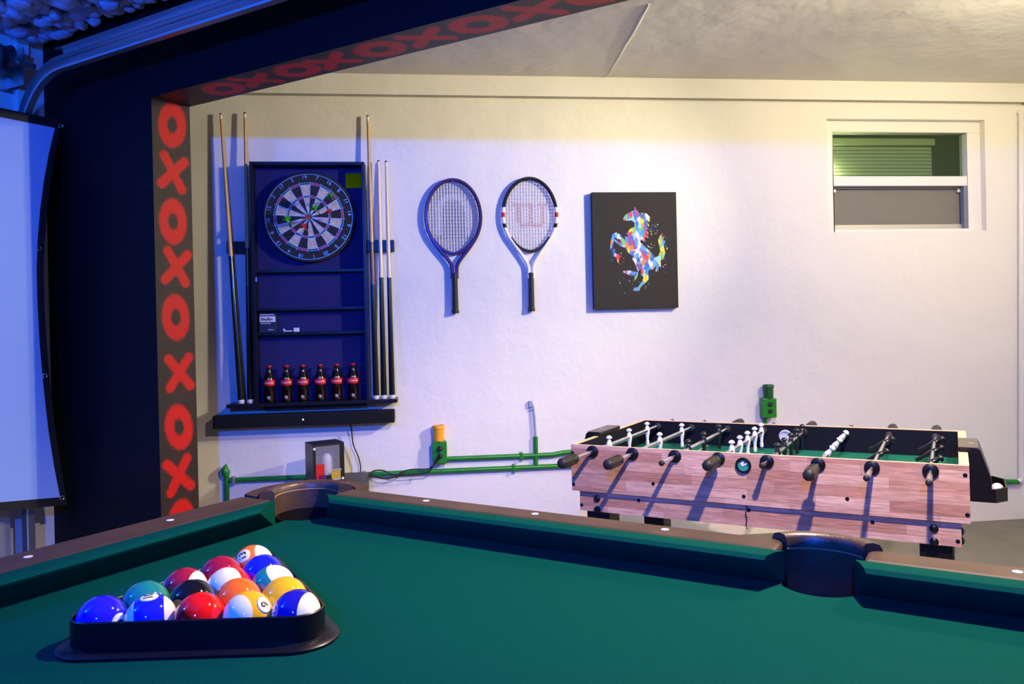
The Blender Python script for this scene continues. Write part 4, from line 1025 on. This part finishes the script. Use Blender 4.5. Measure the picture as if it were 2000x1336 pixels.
CN = {1: 'solid yellow', 2: 'solid dark blue', 3: 'solid bright red', 4: 'solid purple blue', 5: 'solid orange', 6: 'solid teal green', 7: 'solid maroon', 8: 'solid black', 9: 'yellow striped', 10: 'blue striped', 11: 'red striped', 12: 'navy striped', 13: 'orange striped', 14: 'teal striped', 15: 'maroon striped'}
CREAM = (.80, .77, .70)
def ball_mat(n):
    M = bpy.data.materials.new('ball_%d' % n); M.use_nodes = True; nt = M.node_tree; b = nt.nodes['Principled BSDF']
    b.inputs['Roughness'].default_value = .07; b.inputs['Coat Weight'].default_value = .3; b.inputs['Coat Roughness'].default_value = .04
    if n <= 8: b.inputs['Base Color'].default_value = (*BCOL[n], 1)
    else:
        tc = nt.nodes.new('ShaderNodeTexCoord'); sp = nt.nodes.new('ShaderNodeSeparateXYZ'); ab = nt.nodes.new('ShaderNodeMath'); ab.operation = 'ABSOLUTE'
        gt = nt.nodes.new('ShaderNodeMath'); gt.operation = 'GREATER_THAN'; gt.inputs[1].default_value = RB*.56
        mx = nt.nodes.new('ShaderNodeMix'); mx.data_type = 'RGBA'; mx.inputs['A'].default_value = (*BCOL[n], 1); mx.inputs['B'].default_value = (*CREAM, 1)
        nt.links.new(tc.outputs['Object'], sp.inputs[0]); nt.links.new(sp.outputs['X'], ab.inputs[0]); nt.links.new(ab.outputs[0], gt.inputs[0]); nt.links.new(gt.outputs[0], mx.inputs['Factor']); nt.links.new(mx.outputs['Result'], b.inputs['Base Color'])
    return M
sph = MB().sphere((0, 0, 0), RB, 40, 24).mesh('pool_ball')
# local frame: +z = number disc, +x = stripe axis
discm = MB(); pr_ = [(0, 1)]+[(math.sin(a), math.cos(a)) for a in [math.radians(22)*k/5 for k in range(1, 6)]]
discm.lathe([((RB*1.004)*s, (RB*1.004)*c) for s, c in pr_], None, 26); discm = discm.mesh('number_disc'); discm.materials.append(mat('ball_disc', CREAM, .08))
M_INK = mat('ball_ink', (.006, .006, .01), .15)
def numeral(n):
    me = refine(text_mesh(str(n), RB*.50, 0.0, .0004), 4)
    for v in me.vertices:   # letters' up along +x
        x, y = v.co.y, -v.co.x; q = Vector((x, y, math.sqrt(RB*RB-x*x-y*y))).normalized()*RB*1.007; v.co = q
    return me
BALLS = [(0, 0, 13, (-.52, .48, .70), (-.85, -.30, -.43)), (1, 0, 7, (-.2, -.9, .1), (1, 0, 0)), (1, 1, 2, (.3, -.5, -.8), (1, 0, 0)),
         (2, 0, 15, (.1, -.95, -.35), (.85, -.1, .5)), (2, 1, 11, (.5, -.8, .5), (-.42, .30, .86)), (2, 2, 14, (.3, -.75, .53), (.62, .60, .50)),
         (3, 0, 6, (.1, -.8, -.5), (1, 0, 0)), (3, 1, 8, (0, -.9, -.3), (1, 0, 0)), (3, 2, 5, (-.62, -.40, .62), (1, 0, 0)), (3, 3, 1, (-.75, -.25, .55), (0, 1, 0)),
         (4, 0, 4, (.72, -.20, .66), (-1, 0, 0)), (4, 1, 10, (-.05, .90, .42), (-1, 0, 0)), (4, 2, 3, (0, -.9, .2), (1, 0, 0)), (4, 3, 9, (.64, .34, .68), (-.76, .08, .65)), (4, 4, 12, (.42, .80, -.42), (.80, 0, .60))]
where = {13: 'at the tip of the rack', 7: 'in the second row of the rack', 2: 'in the second row beside the maroon ball', 15: 'in the left of the middle row', 11: 'at the centre of the middle row', 14: 'at the right end of the middle row',
         6: 'at the left end of the fourth row', 8: 'beside the teal ball in the rack', 5: 'behind the yellow striped ball', 1: 'at the right end of the fourth row', 4: 'in the front left corner of the rack', 10: 'second from left in the front row', 3: 'in the middle of the front row', 9: 'second from right in the front row', 12: 'in the front right corner of the rack'}
for r, k, n, dv, ax in BALLS:
    z = vdir(*dv); x = vdir(*ax); x = (x-z*x.dot(z)).normalized(); y = z.cross(x)
    me = sph.copy(); me.materials.append(ball_mat(n))
    o = link('pool_ball', me, None, None, smooth=True, angle=180)
    o.matrix_world = world_matrix(x, y, z, ball_pos(r, k))
    tag(o, '%s pool ball %s' % (CN[n], where[n]), 'pool ball', 'pool balls in the triangle')
    d_ = link('number_disc', discm, None, o, smooth=True, angle=180)
    link('numeral', numeral(n), M_INK, d_)
# triangle rack
def tri_outline(off, rad, n=10):
    V = [ball_pos(0, 0), ball_pos(4, 0), ball_pos(4, 4)]; V = [Vector((v.x, v.y)) for v in V]; c = (V[0]+V[1]+V[2])/3; pts = []
    # offset triangle corners then round
    for i in range(3):
        v = V[i]; nx = V[(i+1) % 3]; pv = V[i-1]
        e0 = (v-pv).normalized(); e1 = (nx-v).normalized()
        n0 = Vector((e0.y, -e0.x)); n1 = Vector((e1.y, -e1.x))
        if n0.dot(v-c) < 0: n0 = -n0
        if n1.dot(v-c) < 0: n1 = -n1
        a0 = math.atan2(n0.y, n0.x); a1 = math.atan2(n1.y, n1.x)
        while a1-a0 > PI: a1 -= 2*PI
        while a1-a0 < -PI: a1 += 2*PI
        for k in range(n+1):
            a = a0+(a1-a0)*k/n; pts.append(v+Vector((math.cos(a), math.sin(a)))*off)
    return pts
rk = thing('ball_triangle', 'black plastic triangle rack holding the pool balls on the green cloth', 'rack', (mid.x, mid.y, PC+.0004))
def shell(offs):
    """offs: list of (offset, z) closed cross section"""
    rings = [[Vector((p.x-mid.x, p.y-mid.y, z)) for p in tri_outline(o_, 0)] for o_, z in offs]
    n = len(rings[0]); m_ = len(rings); vs = [v for r_ in rings for v in r_]
    fs = [(i*n+k, i*n+(k+1) % n, ((i+1) % m_)*n+(k+1) % n, ((i+1) % m_)*n+k) for i in range(m_) for k in range(n)]
    return MB().add(vs, fs)
M_TRI = mat('triangle_plastic', (.004, .004, .006), .36, spec=0.3)
shell([(RB+.0015, .001), (RB+.0045, .001), (RB+.0045, .0365), (RB+.0030, .038), (RB+.0015, .0365)]).build('wall', M_TRI, rk, smooth=True)
shell([(RB+.0045, 0), (RB+.021, 0), (RB+.0215, .003), (RB+.018, .006), (RB+.0045, .0065)]).build('flange', M_TRI, rk, smooth=True)

# ------------------------------------------------------------------ garage side: track, screen, door, cloud ceiling
M_STEEL = mat('galvanised_steel', (.62, .64, .66), .30, .9, bump=[(15, .1, .004)])
def lg(s, n, z): return loc3(s, n, z)
tr = thing('door_track', 'galvanised garage door track curving down in the upper left corner', 'track', loc3(-.66, -.17, 0))
B0 = tr.location.copy()
path = []   # (s, z, tangent)
ZT, RR, SV = 2.285, .34, -.68
for s in np.linspace(3.0, SV+RR, 14): path.append((s, ZT, (-1, 0)))
for k in range(1, 13):
    a = PI/2*k/12; path.append((SV+RR-RR*math.sin(a), ZT-RR+RR*math.cos(a), (-math.cos(a), -math.sin(a))))
for z in np.linspace(ZT-RR-.1, .06, 6): path.append((SV, z, (0, -1)))
def sweep(sec):
    vs = []; n = len(sec)
    for s, z, (ts, tz) in path:
        ns, nz = -tz, ts     # in-plane normal: for a horizontal run (-1,0) -> (0,-1)
        ns, nz = -ns, -nz    # outwards / up
        for a, b in sec: vs.append(loc3(s+ns*a, -.17+b, z+nz*a)-B0)
    fs = [(i*n+k, i*n+(k+1) % n, (i+1)*n+(k+1) % n, (i+1)*n+k) for i in range(len(path)-1) for k in range(n)]
    return MB().add(vs, fs)
t_ = .002
sweep([(.028, .014), (.028, -.014), (.022, -.016), (.022, -.013), (.026, -.012), (.026, .012), (-.026, .012), (-.026, -.012), (-.020, -.013), (-.020, -.016), (-.028, -.014), (-.028, .014)]).build('channel', M_STEEL, tr, smooth=True, angle=25)
an = MB()
an.box(-.35, 3.0, -.158, -.155, ZT+.020, ZT+.058, GM).box(-.35, 3.0, -.19, -.158, ZT+.055, ZT+.058, GM)
an.v = [tuple(Vector(v)-B0) for v in an.v]
an.build('angle_iron', M_STEEL, tr)
for s in (1.6, 2.4):
    h = MB().box(s, s+.03, -.158, -.154, ZT+.05, 2.60, GM); h.v = [tuple(Vector(v)-B0) for v in h.v]; h.build('hanger_strap', M_STEEL, tr)
for s in (-.05, .10, .42, .47, .95, 1.4):
    c = loc3(s, -.156, ZT-.008)-B0
    MB().sphere(c, .006, 8, 6).build('bolt', M_STEEL, tr, smooth=True)

# projection screen
SS = -.57
SP0 = loc3(SS, 0, 0)
def sp_(px, py):
    q = on_plane(px, py, SP0, D2); v = q-SP0; return (v.dot(N2), q.z)
curve = [(107, 250), (95, 300), (85, 355), (78, 410), (73, 470), (71, 530), (73, 600), (77, 670), (84, 750), (94, 840), (106, 915), (117, 971)]
ins = [sp_(*q) for q in curve]
n_top, z_top = ins[0]; n_bot, z_bot = ins[-1]
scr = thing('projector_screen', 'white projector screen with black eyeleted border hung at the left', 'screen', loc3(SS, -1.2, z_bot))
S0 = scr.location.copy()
NL = -2.6
_a0, _z0 = sp_(0, 981); ZBL = z_bot+(NL-n_bot)*(z_bot-_z0)/(n_bot-_a0)
fab = ins+[(NL, ZBL), (NL, z_top)]
def sfn(off): return lambda p, k: SP0+D2*(off-.001*k)+N2*p[0]+Vector((0, 0, p[1]))-S0
MB().prism(fab, sfn(.0012)).build('fabric', mat('screen_white_blue_lit', (.36, .54, .82), .6), scr)  # white fabric, with the blue light on it put into its colour
bd = .040
curv_out = [(a+bd*.75+(.0 if 0 < i < len(ins)-1 else 0), z+(bd if i == 0 else (-bd if i == len(ins)-1 else 0))) for i, (a, z) in enumerate(ins)]
MB().prism(curv_out+[(NL-.03, ZBL-bd), (NL-.03, z_top+bd)], sfn(0)).build('border', mat('screen_border', (.006, .006, .007), .6), scr)
for px, py in ((118, 246), (76, 485), (87, 734), (121, 972)):
    a, z = sp_(px, py); c = SP0+D2*.002+N2*a+Vector((0, 0, z))-S0
    MB().tube([c+N2*.009*math.cos(q)+Vector((0, 0, .009*math.sin(q))) for q in [2*PI*k/18 for k in range(18)]], .0024, 6, closed=True).build('eyelet', M_CHROME, scr, smooth=True)
for za in (z_top+.02, z_bot-.02):
    pass

# sectional garage door on the end wall
gd = thing('garage_door', 'white sectional garage door behind the projector screen', 'door', loc3(-.755, -1.5, 0))
G1 = gd.location.copy()
def gbox(mb, *b):
    h = MB().box(*b, GM); mb.add([tuple(Vector(v)-G1) for v in h.v], h.f); return mb
for k in range(4):
    gbox(MB(), -.785, -.745, -3.2, -.215, .02+k*.53, .02+k*.53+.525).build('door_panel', mat('door_white', (.60, .61, .64), .45), gd, bevel=.004)
    gbox(gbox(MB(), -.745, -.730, -.275, -.218, .03+k*.53, .02+k*.53+.51), -.745, -.728, -.30, -.205, .02+k*.53+.500, .02+k*.53+.512).build('end_stile', mat('stile_steel', (.5, .52, .55), .35, .6), gd)
for z in (.545, 1.075, 1.605):
    gbox(gbox(MB(), -.745, -.726, -.26, -.205, z-.03, z+.03), -.735, -.728, -.235, -.17, z-.006, z+.006).build('roller_hinge', M_STEEL, gd, bevel=.003)
# torsion shaft and bearing plate above the door
ts = thing('torsion_shaft', 'steel torsion shaft with bearing plate near the ceiling at far left', 'shaft', loc3(-.70, -.4, 2.3))
T1 = ts.location.copy()
zc_ = 2.36
MB().tube([loc3(-.70, -2.8, zc_)-T1, loc3(-.70, -.085, zc_)-T1], .0127, 12).build('shaft', M_STEEL, ts, smooth=True)
for b in ((-.79, -.66, -.155, -.150, zc_-.10, zc_+.06), (-.79, -.785, -.19, -.10, zc_-.12, zc_+.08)):
    h = MB().box(*b, GM); h.v = [tuple(Vector(v)-T1) for v in h.v]; h.build('bearing_plate', M_STEEL, ts)
h = MB().lathe([(.05, -.03), (.065, -.028), (.055, -.01), (.055, .01), (.065, .028), (.05, .03)], world_matrix(D2, Vector((0, 0, 1)), N2, loc3(-.70, -.22, zc_)-T1), 24); h.build('cable_drum', mat('drum_dark', (.05, .05, .06), .4, .5), ts, smooth=True)

# cotton cloud ceiling
rnd = random.Random(3)
ico = bmesh.new(); bmesh.ops.create_icosphere(ico, subdivisions=3, radius=1.0)
iv = [v.co.copy() for v in ico.verts]; ifc = [tuple(v.index for v in f.verts) for f in ico.faces]; ico.free()
cl = MB(); base = loc3(.3, -.8, 2.45)
for i in range(1900):
    s = rnd.uniform(-.76, 1.9); n = -rnd.random()**1.3*1.9-.03
    r = rnd.uniform(.020, .046); zz = 2.545-rnd.uniform(0, .055)
    c = loc3(s, n-r*.5, zz)-base
    sx, sy, sz = r*rnd.uniform(.8, 1.3), r*rnd.uniform(.8, 1.3), r*rnd.uniform(.6, .9)
    cl.add([(c.x+v.x*sx*(1+.14*math.sin(4*v.y+i)), c.y+v.y*sy*(1+.14*math.sin(5*v.z+i)), c.z+v.z*sz*(1+.12*math.sin(4*v.x+i))) for v in iv], ifc)
me = bpy.data.meshes.new('cotton_cloud'); me.from_pydata(cl.v, [], cl.f)
o = link('cotton_cloud', me, mat('cotton_batting_blue_lit', (.42, .52, .74), .9, bump=[(120, .5, .006), (400, .4, .002)]), None, smooth=True, angle=180)  # white cotton; its blue tint paints in the blue lighting
o.location = base
tag(o, 'fluffy cotton cloud lining the garage ceiling at the upper left', 'ceiling decoration', kind='stuff')
